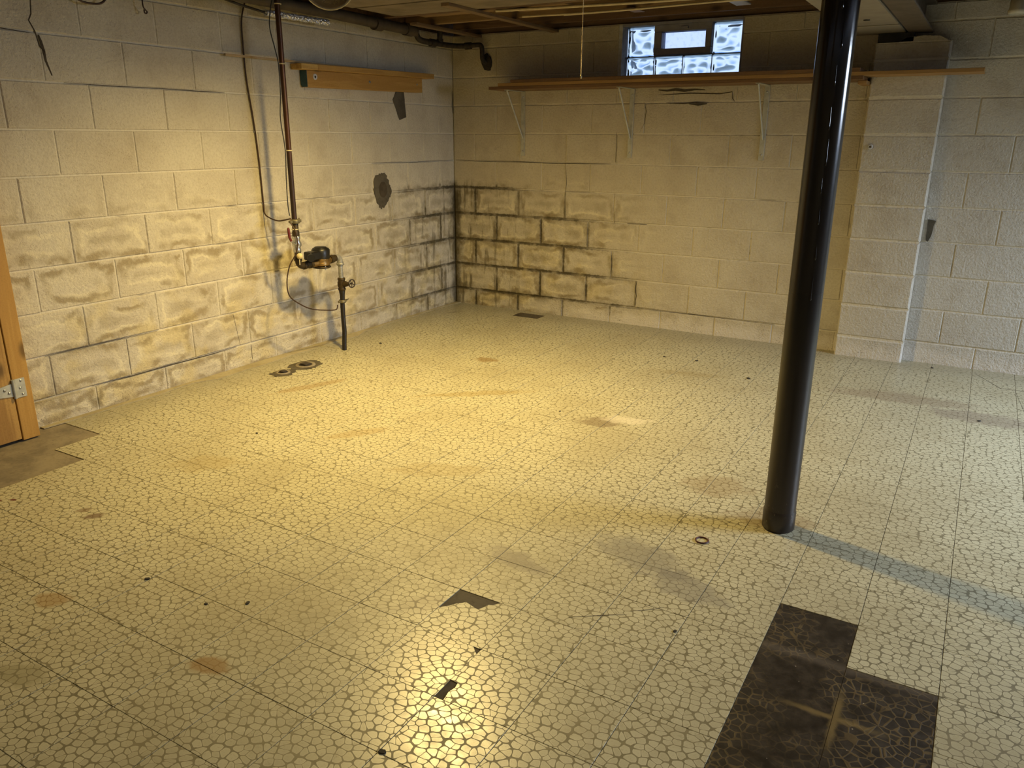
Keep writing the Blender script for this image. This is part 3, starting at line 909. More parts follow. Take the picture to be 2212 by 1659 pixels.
# dark adhesive square by the back wall and its thin dark scuffs
MB().box((0.665, -0.200, -0.001), (0.885, -0.075, 0.0006)).build('adhesive_square', 'mastic', fl_)
ribbon('floor_scratch', [(0.18, -0.40), (0.22, -0.33), (0.265, -0.29)], 0.012, fl_, 'floor', off=0.0006)
ribbon('floor_scratch', [(2.98, -3.44), (3.03, -3.40), (3.06, -3.37)], 0.003, fl_, 'floor', off=0.0005)
ribbon('floor_scratch', [(2.84, -3.56), (2.92, -3.50), (2.98, -3.46)], 0.003, fl_, 'floor', off=0.0005)
ribbon('floor_scratch', [(3.80, -0.10), (3.93, -0.36), (4.2, -0.36)], 0.006, fl_, 'floor', off=0.0005)
ribbon('floor_scratch', [(4.0, -0.36), (4.05, -0.95)], 0.005, fl_, 'floor', off=0.0005)
ribbon('floor_scratch', [(0.30, -2.33), (0.42, -2.22), (0.50, -2.10)], 0.008, fl_, 'floor', off=0.0006)

# mortar fillet along the foot of the left wall
mb = MB()
ys = [-(0.0 + 0.12 * k) for k in range(30)]
poly = [(-y_, 0.03 + random.uniform(-0.012, 0.025) + (0.045 if 1.3 < -y_ < 2.6 else 0.0)) for y_ in ys]
pts = [(0.0, 0.0)] + [(p[0], p[1]) for p in poly] + [(ys[-1] * -1, 0.0)]
mb.prism([(p[0], p[1]) for p in pts], (0, 0, 0), (0, -1, 0), (1, 0, 0), (0, 0, 1), 0.004)
mb.build('mortar_fillet', 'mortarpatch', fl_)

# ------------------------------------------------------------------ ceiling
ce_ = structure('ceiling')
for k in range(36):                                  # subfloor boards
    y = 0.2 - 0.205 * k
    MB().box((-0.2, y - 0.203, 2.235), (7.2, y, 2.255), 0.002).build('floorboard', 'sub', ce_)
for y in (-0.55, -0.95, -1.55, -1.95, -2.35, -2.75, -3.15, -3.55, -3.95, -4.35, -4.75, -5.15, -5.55, -5.95, -6.35, -6.75):
    MB().box((0.0, y - 0.02, 2.06), (2.86, y + 0.02, 2.235), 0.002).build('joist', 'joist_lit' if y == -0.55 else 'joist', ce_)
    MB().box((3.30, y - 0.02, 2.06), (7.0, y + 0.02, 2.235), 0.002).build('joist', 'joist', ce_)
MB().box((0.0, 0.02, 2.055), (7.0, 0.16, 2.095), 0.002).build('sill_plate', 'joist', ce_)
MB().box((0.0, 0.10, 2.095), (7.0, 0.14, 2.235), 0.002).build('rim_joist', 'joist', ce_)
MB().box((0.10, -0.13, 2.075), (2.86, -0.09, 2.235), 0.002).build('joist', 'joist', ce_)
MB().box((-0.16, -7.0, 2.055), (-0.02, 0.1, 2.235), 0.002).build('rim_joist', 'joist', ce_)
MB().box((0.30, -1.42, 2.048), (2.84, -1.06, 2.060), 0.001).build('soffit_board', 'soffit', ce_)
MB().box((0.30, -2.30, 2.046), (2.84, -1.46, 2.058), 0.001).build('soffit_board', 'soffit', ce_)
for x, y0 in ((0.215, -0.80), (0.86, -1.35)):
    MB().box((x, y0, 2.030), (x + 0.055, 0.02, 2.048), 0.002).build('furring_strip', 'fur', ce_)
MB().box((2.285, -1.0, 2.050), (2.37, -0.44, 2.059), 0.002).build('furring_strip', 'frame', ce_)
MB().box((1.66, -0.62, 2.055), (1.73, -0.44, 2.059), 0.002).build('furring_strip', 'fur', ce_)
MB().box((0.27, -0.86, 2.085), (1.10, -0.70, 2.100), 0.002).build('soffit_board', 'joist_lit', ce_)
MB().box((0.95, -0.80, 2.085), (1.35, -0.60, 2.099), 0.002).build('soffit_board', 'joist_lit', ce_)

# ------------------------------------------------------------------ girder, duct, post
gd = thing('steel_girder', (3.225, -3.0, 1.9), 'brown painted steel girder resting on the block pier and the black post', 'girder')
m = MB()
m.box((3.168, -6.95, 1.900), (3.290, -0.004, 1.912), 0.002).box((3.222, -6.95, 1.912), (3.236, -0.004, 2.043)).box((3.168, -6.95, 2.043), (3.290, -0.004, 2.055), 0.002)
m.build('i_beam', 'steel', gd)
MB().box((3.015, -0.078, 1.852), (3.20, -0.006, 1.899)).build('bearing_shim', 'dark', gd)
dt = thing('air_duct', (3.015, -3.0, 1.9), 'pale boxed duct running beside the steel girder under the ceiling', 'duct')
MB().box((2.876, -6.9, 1.902), (3.156, -0.012, 2.055), 0.004).build('duct_box', 'duct', dt)
for y in (-0.45, -1.65, -2.85, -4.05):
    MB().box((2.870, y - 0.012, 1.896), (3.160, y + 0.012, 1.9025), 0.002).build('seam_strip', 'duct', dt)
MB().lathe([(0.0, 0.0), (0.016, 0.0), (0.016, -0.003), (0.0, -0.003)], (3.03, -0.70, 1.9015), (0, 0, 1), 12).build('dark_hole', 'dark', dt)
dt.children[-1].scale = (1, 1, 1)

pp = thing('support_post', (3.235, -2.68, 0.0), 'glossy black round steel post standing on the tiled floor, paint drips down its side', 'post')
m = MB().tube([(3.235, -2.68, 0.075), (3.235, -2.68, 1.888)], 0.0535, 40)
for k in range(9):                                    # paint runs
    a = math.radians(-68 + random.uniform(-6, 6)); z = 0.85 + 0.105 * k + random.uniform(-0.02, 0.02)
    r_ = 0.0535; ln = random.uniform(0.03, 0.075)
    cx_, cy_ = 3.235 + r_ * math.cos(a), -2.68 + r_ * math.sin(a)
    m.tube([(cx_, cy_, z + ln), (cx_, cy_, z + 0.01), (cx_, cy_, z), (cx_, cy_, z - 0.005)], 0.003, 6, True, [0.0008, 0.0022, 0.0034, 0.0012])
m.build('post_tube', 'pole', pp)
MB().lathe([(0.0, 0.0), (0.050, 0.0), (0.0555, 0.006), (0.0560, 0.070), (0.0535, 0.078)], (3.235, -2.68, 0.0), (0, 0, 1), 40).build('post_foot', 'pole', pp)
MB().box((3.165, -2.76, 1.888), (3.305, -2.60, 1.899), 0.002).build('top_plate', 'pole', pp)

# ------------------------------------------------------------------ window of glass blocks
w1 = structure('window_1', (1.8, 0.09, 1.84))
m = MB()
m.box((WX0 - 0.003, 0.0, WZ0), (WX0 + 0.022, 0.19, WZ1))
m.build('chipped_reveal', 'white', w1)
m = MB()
m.box((WX0 + 0.02, 0.0, WZ1 - 0.012), (WX1, 0.19, WZ1 + 0.006)).box((WX1 - 0.006, 0.0, WZ0), (WX1 + 0.004, 0.19, WZ1))
m.box((WX0, 0.0, WZ0 - 0.004), (WX1, 0.19, WZ0 + 0.008))
m.build('reveal', 'frame', w1)


def glass_block(x0, x1, z0, z1, seed):
    rnd = random.Random(seed)
    N = 22
    mb = MB()
    yf, yb = 0.055, 0.115
    cx, cz, hw, hh = (x0 + x1) / 2, (z0 + z1) / 2, (x1 - x0) / 2, (z1 - z0) / 2
    ph = [rnd.uniform(0, 6.28) for _ in range(4)]
    grid = {}
    for side, yy in (('f', yf), ('b', yb)):
        for i in range(N + 1):
            for k in range(N + 1):
                a, b = -1 + 2 * i / N, -1 + 2 * k / N
                x, z = cx + a * hw, cz + b * hh
                e = max(abs(a), abs(b))
                h = 0.0
                if e < 0.80:
                    th = math.atan2(b, a); rr = math.hypot(a, b)
                    fade = min(1, (0.80 - e) / 0.12)
                    h = fade * 2.2 * (0.0030 * math.cos(4 * th + 3.0 * rr + ph[0]) * rr + 0.0022 * math.sin(5.2 * a + 3 * b + ph[1]) + 0.0018 * math.cos(6 * b - 2 * a + ph[2])) - 0.004 * fade
                    if side == 'b': h *= 0.7
                elif e > 0.94:
                    h = -0.006 * (e - 0.94) / 0.06
                else:
                    h = 0.001
                y = yy - h if side == 'f' else yy + h
                grid[(side, i, k)] = len(mb.v); mb.v.append((x, y, z))
    for i in range(N):
        for k in range(N):
            q = [grid[('f', i, k)], grid[('f', i + 1, k)], grid[('f', i + 1, k + 1)], grid[('f', i, k + 1)]]
            mb.f.append(tuple(q)); mb.sm.append(True)
            q = [grid[('b', i, k)], grid[('b', i, k + 1)], grid[('b', i + 1, k + 1)], grid[('b', i + 1, k)]]
            mb.f.append(tuple(q)); mb.sm.append(True)
    per = [(i, 0) for i in range(N)] + [(N, k) for k in range(N)] + [(i, N) for i in range(N, 0, -1)] + [(0, k) for k in range(N, 0, -1)]
    for a_, b_ in zip(per, per[1:] + per[:1]):
        mb.f.append((grid[('f', *b_)], grid[('f', *a_)], grid[('b', *a_)], grid[('b', *b_)])); mb.sm.append(False)
    return mb.build('glass_block', 'glass', w1, (cx, 0.085, cz))


cols = [1.414, 1.612, 1.813, 2.010, 2.208]
for k in range(4):
    glass_block(cols[k] + 0.003, cols[k + 1] - 0.003, 1.695, 1.846, k)
glass_block(cols[0] + 0.003, cols[1] - 0.004, 1.852, 2.036, 7)
glass_block(cols[3] + 0.002, cols[4] - 0.003, 1.852, 2.036, 8)
m = MB()
for x in cols: m.box((x - 0.003, 0.062, 1.695), (x + 0.003, 0.108, 1.849))
m.box((1.40, 0.062, 1.8465), (2.21, 0.108, 1.8515))
m.build('joint_sealant', 'frame', w1)
m = MB()                                              # hopper vent
vx0, vx1, vz0, vz1 = 1.616, 2.006, 1.852, 2.046
m.box((vx0, 0.03, vz0), (vx1, 0.11, vz0 + 0.040), 0.003).box((vx0, 0.03, vz1 - 0.050), (vx1, 0.11, vz1), 0.003)
m.box((vx0, 0.03, vz0 + 0.040), (vx0 + 0.052, 0.11, vz1 - 0.050), 0.003).box((vx1 - 0.040, 0.03, vz0 + 0.040), (vx1, 0.11, vz1 - 0.050), 0.003)
m.build('vent_frame', 'frame', w1)
MB().box((vx0 + 0.05, 0.070, vz0 + 0.038), (vx1 - 0.038, 0.074, vz1 - 0.048)).build('vent_pane', 'pane', w1)
MB().box((1.80, 0.018, 2.006), (1.85, 0.032, 2.022), 0.002).build('vent_latch', 'frame', w1)

# ------------------------------------------------------------------ right-hand shelf on brackets
def bracket(x, label):
    t = thing('shelf_bracket', (x, 0.0, 1.19), label, 'bracket', 'steel brackets under the long shelf')
    MB().box((x - 0.0165, -0.0075, 1.19), (x + 0.0165, -0.0028, 1.646), 0.001).build('wall_leg', 'bracket', t)
    MB().box((x - 0.0145, -0.252, 1.6415), (x + 0.0145, -0.003, 1.646), 0.001).build('shelf_arm', 'bracket', t)
    MB().tube([(x, -0.240, 1.641), (x, -0.15, 1.515), (x, -0.009, 1.318)], 0.0055, 8).build('brace', 'bracket', t)
    for z in (1.225, 1.605):
        MB().lathe([(0.0, 0.004), (0.004, 0.0035), (0.0065, 0.001), (0.0065, 0.0)], (x, -0.0074, z), (0, -1, 0), 12).build('screw_head', 'zinc', t)
    return t


bracket(0.632, 'grey steel shelf bracket nearest the room corner, left of the three')
bracket(1.494, 'grey steel shelf bracket below the left end of the glass block window, middle of three')
bracket(2.402, 'grey steel shelf bracket just left of the black post, right of the three')


def board(x0, x1, y0, y1, z0, z1, mat, label):
    o_ = MB().box((x0, y0, z0), (x1, y1, z1), 0.0015).build('shelf_board', mat, None, ((x0 + x1) / 2, (y0 + y1) / 2, z0))
    return tag(o_, label, 'board', 'boards stacked on the long shelf')


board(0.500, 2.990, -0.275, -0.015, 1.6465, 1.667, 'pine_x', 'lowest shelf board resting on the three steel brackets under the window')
board(0.577, 3.580, -0.275, -0.088, 1.6675, 1.6885, 'pale_x', 'middle shelf board, the one reaching right past the block pier')
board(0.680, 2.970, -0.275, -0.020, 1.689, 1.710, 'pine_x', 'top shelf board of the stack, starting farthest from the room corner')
ck = thing('shelf_cleat', (2.985, -0.05, 1.60), 'small wooden cleat between the shelf end and the block pier', 'cleat')
MB().box((2.955, -0.20, 1.625), (3.003, -0.004, 1.646), 0.002).build('cleat_block', 'pale_x', ck)

# ------------------------------------------------------------------ left-hand ledge
sh = thing('wall_ledge', (0.0, -1.05, 1.66), 'honey coloured wooden ledge bolted to the left wall, teal painted end', 'shelf')
ang = 0.0165
m = MB().box((0.001, -0.57, -0.050), (0.058, 0.578, 0.046), 0.002)
lb = m.build('ledger_plank', 'pine_y', sh); lb.location = (0, 0, 0.008); lb.rotation_euler = (ang, 0, 0)
m = MB().prism([(0.003, -0.035), (0.014, -0.0495), (0.0565, -0.0495), (0.0565, 0.045), (0.003, 0.045)], (0, -0.5735, 0), (1, 0, 0), (0, 0, 1), (0, 1, 0), 0.003)
lb2 = m.build('painted_end', 'blue', sh); lb2.location = (0, 0, 0.008); lb2.rotation_euler = (ang, 0, 0)
m = MB().box((0.001, -0.505, 0.0465), (0.090, 0.685, 0.080), 0.002)
tb = m.build('top_plank', 'pine_y', sh); tb.location = (0, 0, 0.008); tb.rotation_euler = (ang, 0, 0)
m = MB().box((0.001, -0.645, 0.0465), (0.092, -0.507, 0.0795), 0.002)
eb = m.build('end_plank', 'endwood', sh); eb.location = (0, 0, 0.008); eb.rotation_euler = (ang, 0, 0)
for y, z, r_ in ((-0.505, 0.010, 0.0175), (0.0, 0.0, 0.008), (0.515, 0.003, 0.006)):
    wz = MB().lathe([(r_ * 0.4, 0.0), (r_ * 0.4, 0.003), (r_, 0.003), (r_, 0.0)], (0, 0, 0), (1, 0, 0), 20)
    o = wz.build('washer', 'white' if r_ > 0.01 else 'zinc', sh); o.location = (0.0582, y, z + 0.008 + y * ang)
    o2 = MB().lathe([(0.0, 0.004), (r_ * 0.38, 0.004), (r_ * 0.42, 0.0)], (0, 0, 0), (1, 0, 0), 10).build('bolt_head', 'blackwire', o)
    o2.location = (0, 0, 0)
ls = MB().prism([(0.0, 0.0), (0.0, 0.012), (1.90, 0.006), (1.90, 0.0)], (0.022, -2.20, 1.7385), (0, 0.99998, 0.0065), (0, 0, 1), (1, 0, 0), 0.016)
tag(ls.build('lath', 'pale_y', None, (0.03, -1.25, 1.745)), 'long thin pale lath lying on the wall ledge and sticking out to its left', 'lath')

# ------------------------------------------------------------------ plumbing
X = 0.24
ri = thing('water_riser', (X, -1.988, 0.6), 'tarnished copper water pipe rising to the ceiling beside the left wall', 'pipe')
MB().tube([(X, -1.990, 0.86), (X, -1.992, 1.4), (X, -1.994, 2.03)], 0.0150, 16).build('copper_pipe', 'copper', ri)
MB().tube([(X, -1.988, 0.765), (X, -1.988, 0.79), (X, -1.988, 0.795), (X, -1.988, 0.865)], 0.019, 16, True, [0.021, 0.021, 0.0185, 0.0175]).build('lower_pipe', 'bronze', ri)
m = MB().lathe([(0.017, -0.012), (0.026, -0.012), (0.028, 0.0), (0.026, 0.012), (0.017, 0.012)], (X, -1.988, 0.851), (0, 0, 1), 16)
m.box((X - 0.008, -1.965, 0.843), (X + 0.010, -1.943, 0.859), 0.002).box((X - 0.008, -2.032, 0.843), (X + 0.010, -2.010, 0.859), 0.002)
cl = m.build('ground_clamp', 'clampm', ri)
for y in (-1.955, -2.02):
    MB().tube([(X + 0.002, y, 0.838), (X + 0.002, y, 0.868)], 0.004, 8).build('clamp_screw', 'brass', cl)
for z in (0.805, 1.247, 1.705, 2.005):
    MB().lathe([(0.0155, -0.003), (0.0195, -0.003), (0.0195, 0.003), (0.0155, 0.003)], (X, -1.991, z), (0, 0, 1), 16).build('zip_tie', 'tie', ri)
m = MB().lathe([(0.017, 0.768), (0.022, 0.766), (0.022, 0.750), (0.018, 0.744), (0.026, 0.728), (0.027, 0.712), (0.019, 0.698), (0.022, 0.690), (0.022, 0.672), (0.016, 0.670)], (X, -1.986, 0.0), (0, 0, 1), 20)
m.cyl((X, -1.986, 0.722), (X + 0.030, -2.010, 0.722), 0.010, 12)
bv = m.build('ball_valve', 'zinc', ri)
h = MB().tube([(X + 0.030, -2.010, 0.722), (X + 0.030, -2.035, 0.728), (X + 0.030, -2.058, 0.748)], 0.006, 8)
h.build('lever', 'zinc', bv)
MB().tube([(X + 0.030, -2.057, 0.746), (X + 0.030, -2.068, 0.768), (X + 0.030, -2.072, 0.816), (X + 0.030, -2.072, 0.824)], 0.008, 10, True, [0.007, 0.008, 0.008, 0.004]).build('red_grip', 'red', bv)
MB().lathe([(0.0, 0.003), (0.018, 0.003), (0.018, 0.0), (0.0, 0.0)], (X + 0.03, -2.000, 0.652), (0.7, -0.7, 0), 18).build('paper_tag', 'tag', ri)
MB().tube([(X + 0.026, -2.0, 0.600), (X + 0.026, -2.0, 0.640)], 0.0035, 6).build('tag_strip', 'tie', ri)
arc = [(X, -1.986 + 0.036 * (1 - math.cos(t * math.pi / 16)), 0.622 - 0.036 * math.sin(t * math.pi / 16)) for t in range(9)]
m = MB().tube([(X, -1.986, 0.675)] + arc + [(X, -1.932, 0.586)], 0.0185, 16)
m.lathe([(0.018, -0.008), (0.0235, -0.008), (0.0235, 0.008), (0.018, 0.008)], (X, -1.986, 0.628), (0, 0, 1), 16)
m.lathe([(0.018, -0.008), (0.0235, -0.008), (0.0235, 0.008), (0.018, 0.008)], (X, -1.938, 0.586), (0, 1, 0), 16)
m.build('elbow', 'bronze', ri)

me_ = thing('water_meter', (X, -1.80, 0.58), 'water meter with black plastic register on a brass body, hung between the pipes', 'meter')
m = MB().tube([(X, -1.929, 0.587), (X, -1.895, 0.588)], 0.024, 8).tube([(X, -1.896, 0.588), (X, -1.878, 0.588)], 0.027, 8)
m.build('inlet_union', 'bronze', me_)
m = MB().lathe([(0.0, 0.0), (0.030, 0.0), (0.052, 0.010), (0.054, 0.020), (0.050, 0.028), (0.047, 0.044), (0.052, 0.050), (0.0, 0.050)], (X, -1.795, 0.560), (0, 0, 1), 24)
m.tube([(X, -1.880, 0.588), (X, -1.83, 0.586)], 0.02, 14, True, [0.019, 0.026]).tube([(X, -1.715, 0.592), (X, -1.76, 0.588)], 0.02, 14, True, [0.019, 0.026])
m.build('brass_body', 'brass', me_)
m = MB().lathe([(0.0, 0.0), (0.050, 0.0), (0.057, 0.004), (0.057, 0.010), (0.0, 0.010)], (X, -1.795, 0.553), (0, 0, 1), 24)
m.build('bottom_plate', 'bronze', me_)
MB().tube([(X + 0.045, -1.81, 0.588), (X + 0.045, -1.81, 0.545)], 0.0045, 8).build('plate_bolt', 'zinc', me_)
m = MB().lathe([(0.0, 0.0), (0.051, 0.0), (0.053, 0.006), (0.056, 0.055), (0.050, 0.062), (0.047, 0.067), (0.0, 0.068)], (X, -1.795, 0.608), (0, 0, 1), 10)
m.box((X - 0.028, -1.915, 0.612), (X + 0.036, -1.79, 0.662), 0.006)
rg = m.build('register', 'blackplastic', me_)
MB().tube([(X + 0.02, -1.905, 0.634), (X + 0.052, -1.932, 0.634)], 0.020, 16).tube([(X + 0.047, -1.928, 0.634), (X + 0.058, -1.937, 0.634)], 0.023, 16).build('cable_port', 'blackplastic', rg)
MB().lathe([(0.0, 0.006), (0.036, 0.006), (0.040, 0.0)], (X, -1.795, 0.6755), (0, 0, 1), 20).build('register_lid', 'blackplastic', rg)
m = MB().tube([(X, -1.722, 0.594), (X, -1.698, 0.596)], 0.027, 8).tube([(X, -1.698, 0.596), (X, -1.672, 0.598)], 0.022, 12)
m.build('outlet_union', 'bronze', me_)

sp = thing('supply_pipe', (X, -1.63, 0.0), 'incoming water pipe with round gate valve wheel, black pipe going into the floor', 'pipe')
arc = [(X, -1.66 + 0.03 * math.sin(t * math.pi / 16), 0.600 - 0.03 * (1 - math.cos(t * math.pi / 16))) for t in range(9)]
m = MB().tube([(X, -1.676, 0.599)] + arc + [(X, -1.630, 0.545)], 0.019, 16)
m.lathe([(0.018, -0.007), (0.024, -0.007), (0.024, 0.007), (0.018, 0.007)], (X, -1.630, 0.556), (0, 0, 1), 16)
m.tube([(X, -1.630, 0.550), (X, -1.630, 0.452)], 0.0150, 14)
m.build('grey_elbow_pipe', 'galv', sp)
m = MB().lathe([(0.016, 0.075), (0.024, 0.074), (0.024, 0.062), (0.021, 0.056), (0.026, 0.045), (0.026, 0.022), (0.021, 0.012), (0.024, 0.008), (0.024, -0.004), (0.014, -0.006)], (X, -1.628, 0.392), (0, 0, 1), 16)
m.tube([(X, -1.628, 0.428), (X + 0.030, -1.626, 0.429), (X + 0.055, -1.622, 0.431)], 0.016, 12, True, [0.02, 0.019, 0.010])
gv = m.build('gate_valve', 'bronze', sp)
ax = Vector((0.99, -0.10, 0.05)).normalized(); ctr = Vector((X + 0.072, -1.612, 0.434))
a_ = ax.orthogonal().normalized(); b_ = ax.cross(a_)
ringpts = [tuple(ctr + a_ * (0.025 * math.cos(k * math.pi / 10)) + b_ * (0.025 * math.sin(k * math.pi / 10))) for k in range(21)]
m = MB().tube(ringpts, 0.0042, 8, False)
for k in range(5):
    t_ = 2 * math.pi * k / 5
    m.tube([tuple(ctr), tuple(ctr + a_ * (0.025 * math.cos(t_)) + b_ * (0.025 * math.sin(t_)))], 0.0028, 6)
m.tube([tuple(ctr - ax * 0.012), tuple(ctr + ax * 0.005)], 0.006, 8)
m.build('handwheel', 'iron', gv)
MB().tube([(X, -1.628, 0.39), (X + 0.001, -1.630, 0.36), (X + 0.002, -1.632, 0.305)], 0.02, 14, True, [0.021, 0.0165, 0.0145]).build('reducer', 'blackpipe', sp)
m = MB().lathe([(0.015, -0.009), (0.022, -0.009), (0.023, 0.0), (0.022, 0.009), (0.015, 0.009)], (X + 0.002, -1.633, 0.316), (0, 0, 1), 14)
m.box((X - 0.006, -1.612, 0.308), (X + 0.008, -1.592, 0.324), 0.002).box((X - 0.006, -1.668, 0.309), (X + 0.008, -1.650, 0.323), 0.002)
m.tube([(X, -1.60, 0.316), (X + 0.004, -1.575, 0.322)], 0.003, 6)
m.build('ground_clamp', 'clampm', sp)
MB().tube([(X + 0.002, -1.634, 0.31), (X + 0.004, -1.637, 0.22), (X + 0.010, -1.640, 0.12), (X + 0.012, -1.650, 0.04), (X + 0.014, -1.655, -0.004)], 0.0148, 14).build('black_pipe', 'blackpipe', sp)


def smooth_path(p, sub=6):
    p = [Vector(q) for q in p]; out = []
    for i in range(len(p) - 1):
        a, b, c, d = p[max(i - 1, 0)], p[i], p[i + 1], p[min(i + 2, len(p) - 1)]
        for k in range(sub):
            t = k / sub
            out.append(tuple(0.5 * ((2 * b) + (c - a) * t + (2 * a - 5 * b + 4 * c - d) * t * t + (3 * b - a - 3 * c + d) * t ** 3)))
    out.append(tuple(p[-1])); return out


gw = smooth_path([(0.02, -2.005, 2.055), (0.02, -2.013, 2.036), (0.012, -2.044, 1.94), (0.010, -2.049, 1.82), (0.010, -2.047, 1.63), (0.010, -2.023, 1.41), (0.010, -2.008, 1.18),
                  (0.010, -2.004, 0.943), (0.014, -2.004, 0.885), (0.06, -2.010, 0.862), (0.13, -2.014, 0.850), (0.19, -2.016, 0.858), (0.236, -2.014, 0.868)])
tag(MB().tube(gw, 0.0042, 6).build('ground_wire', 'wire', None, (0.01, -2.03, 1.4)), 'thin reddish brown wire running down the left wall to the upper pipe clamp', 'wire')
gw = smooth_path([(X + 0.024, -2.046, 0.850), (X + 0.052, -2.040, 0.80), (X + 0.056, -2.034, 0.73), (X + 0.045, -2.045, 0.67), (X + 0.01, -2.066, 0.60), (X, -2.087, 0.507), (X, -2.074, 0.422),
                  (X, -1.991, 0.357), (X, -1.899, 0.312), (X, -1.78, 0.284), (X, -1.705, 0.272), (X + 0.002, -1.684, 0.280), (X + 0.0, -1.677, 0.300)])
tag(MB().tube(gw, 0.0038, 6).build('bonding_wire', 'wire', None, (X, -2.0, 0.5)), 'dark looping wire hanging below the water meter between two pipe clamps', 'wire')
gw = smooth_path([(X - 0.005, -2.022, 2.03), (X - 0.02, -2.042, 1.90), (X - 0.01, -2.026, 1.78), (X, -2.019, 1.70), (X, -2.021, 1.55), (X - 0.01, -2.026, 1.42), (X, -2.019, 1.25),
                  (X - 0.006, -2.022, 1.10), (X - 0.008, -2.024, 0.95), (X - 0.004, -2.021, 0.885)])
tag(MB().tube(gw, 0.003, 6).build('sensor_wire', 'blackwire', None, (X, -2.02, 1.4)), 'thin black wire tied along the tarnished copper water pipe', 'wire')

# soil pipe along the top of the left wall and the trap in the corner
so = thing('soil_pipe', (0.12, -1.5, 2.02), 'large brown drain pipe running under the ceiling along the left wall', 'pipe')
MB().tube([(0.12, -2.9, 2.040), (0.12, -1.5, 2.034), (0.12, -0.62, 2.018)], 0.034, 18).build('pipe_run', 'sewer', so)
for y in (-0.70, -1.02):
    MB().tube([(0.12, y - 0.035, 2.020), (0.12, y + 0.035, 2.019)], 0.041, 18).build('coupling', 'sewer', so)
tp = thing('drain_trap', (0.10, -0.30, 1.97), 'black iron drain elbows and tee entering the back wall near the corner', 'pipe')
p = smooth_path([(0.115, -0.614, 2.016), (0.105, -0.60, 2.012), (0.10, -0.575, 1.998), (0.10, -0.555, 1.978), (0.10, -0.51, 1.968), (0.10, -0.40, 1.966)], 5)
MB().tube(p, 0.020, 14).build('elbow', 'iron', tp)
m = MB().tube([(0.10, -0.42, 1.966), (0.10, -0.36, 1.966)], 0.026, 14); m.build('cleanout_ring', 'iron', tp)
MB().tube([(0.10, -0.30, 1.966), (0.10, -0.30, 2.052)], 0.019, 14).tube([(0.10, -0.30, 1.98), (0.10, -0.30, 2.0)], 0.025, 14).build('tee_riser', 'iron', tp)
p = smooth_path([(0.10, -0.41, 1.966), (0.10, -0.30, 1.966), (0.10, -0.16, 1.968), (0.115, -0.10, 1.970), (0.16, -0.07, 1.971), (0.20, -0.065, 1.972)], 5)
MB().tube(p, 0.019, 14).build('cross_run', 'iron', tp)
MB().tube([(0.165, -0.068, 1.971), (0.215, -0.063, 1.972)], 0.024, 14).build('coupling', 'iron', tp)
p = smooth_path([(0.20, -0.065, 1.972), (0.27, -0.06, 1.974), (0.298, -0.058, 1.968), (0.306, -0.056, 1.945), (0.307, -0.055, 1.89), (0.310, -0.045, 1.865), (0.316, -0.004, 1.85)], 5)
MB().tube(p, 0.017, 14).build('down_elbow', 'iron', tp)
mb = MB().prism(ragged([(0.275, 1.90), (0.32, 1.915), (0.352, 1.89), (0.36, 1.845), (0.345, 1.80), (0.30, 1.80), (0.275, 1.845)], 3, 0.004), (0, -0.0015, 0), (1, 0, 0), (0, 0, 1), (0, -1, 0), 0.018)
mb.build('wall_flange', 'iron', tp)

fo = MB()
rad = []
pts = []
for k in range(30):
    y = -1.95 + 0.49 * k / 29
    pts.append((0.10, y, 1.976 + 0.004 * k / 29)); rad.append(0.016 + random.uniform(-0.002, 0.003))
fo.tube(pts, 0.02, 16, True, rad)
tag(fo.build('foil_sleeve', 'foil', None, (0.06, -1.68, 2.0)), 'crinkled silver foil sleeve round a pipe at the top of the left wall', 'pipe insulation')
tag(MB().tube([(0.06, -2.25, 2.025), (0.065, -2.10, 2.000), (0.095, -1.952, 1.977)], 0.007, 8).build('thin_pipe', 'iron', None, (0.06, -1.7, 2.0)),
    'thin dark pipe leaving the left end of the foil sleeve at the ceiling', 'pipe')

# ------------------------------------------------------------------ small things at the ceiling
dl = thing('work_lamp', (0.79, -2.20, 2.05), 'unlit aluminium dish work lamp hanging at the top edge of the picture', 'lamp')
dax = Vector((0.62, -0.72, -0.30)).normalized(); dc = Vector((0.79, -2.185, 2.045))
m = MB().lathe([(0.030, -0.085), (0.060, -0.075), (0.100, -0.045), (0.125, -0.010), (0.130, 0.0), (0.128, 0.003), (0.122, -0.010), (0.098, -0.043), (0.058, -0.072), (0.0, -0.082)], dc, dax, 36)
m.build('reflector', 'chrome', dl)
q = [tuple(dc + dax.orthogonal().normalized() * 0.131 * math.cos(k * math.pi / 18) + dax.cross(dax.orthogonal().normalized()) * 0.131 * math.sin(k * math.pi / 18)) for k in range(37)]
MB().tube(q, 0.0035, 6, False).build('rolled_rim', 'tie', dl)  # warm light on the rim put into its cream colour
MB().tube([tuple(dc - dax * 0.075), tuple(dc - dax * 0.145)], 0.028, 14).build('socket', 'pvc', dl)
MB().tube([tuple(dc - dax * 0.14), tuple(dc - dax * 0.16 + Vector((0, 0, 0.05)))], 0.006, 8).build('flex', 'blackwire', dl)

ch = MB()
cx_, cy_ = 2.313, -2.50
zt, zb = 2.05, 1.552
n = 130
for k in range(n):
    z = zt - (zt - zb) * k / n
    ch.lathe([(0.0003, -0.0019), (0.0016, -0.0010), (0.0019, 0.0), (0.0016, 0.0010), (0.0003, 0.0019)], (cx_, cy_, z), (0, 0, 1), 6)
ch.lathe([(0.0, -0.012), (0.004, -0.010), (0.003, 0.0), (0.001, 0.003)], (cx_, cy_, zb - 0.002), (0, 0, 1), 8)
ch.tube([(cx_, cy_, zt), (cx_, cy_, zb)], 0.0006, 5)
PULL = tag(ch.build('pull_chain', 'nickel', None, (cx_, cy_, 1.9)), 'beaded brass pull chain hanging from the ceiling in front of the window shelf', 'chain')

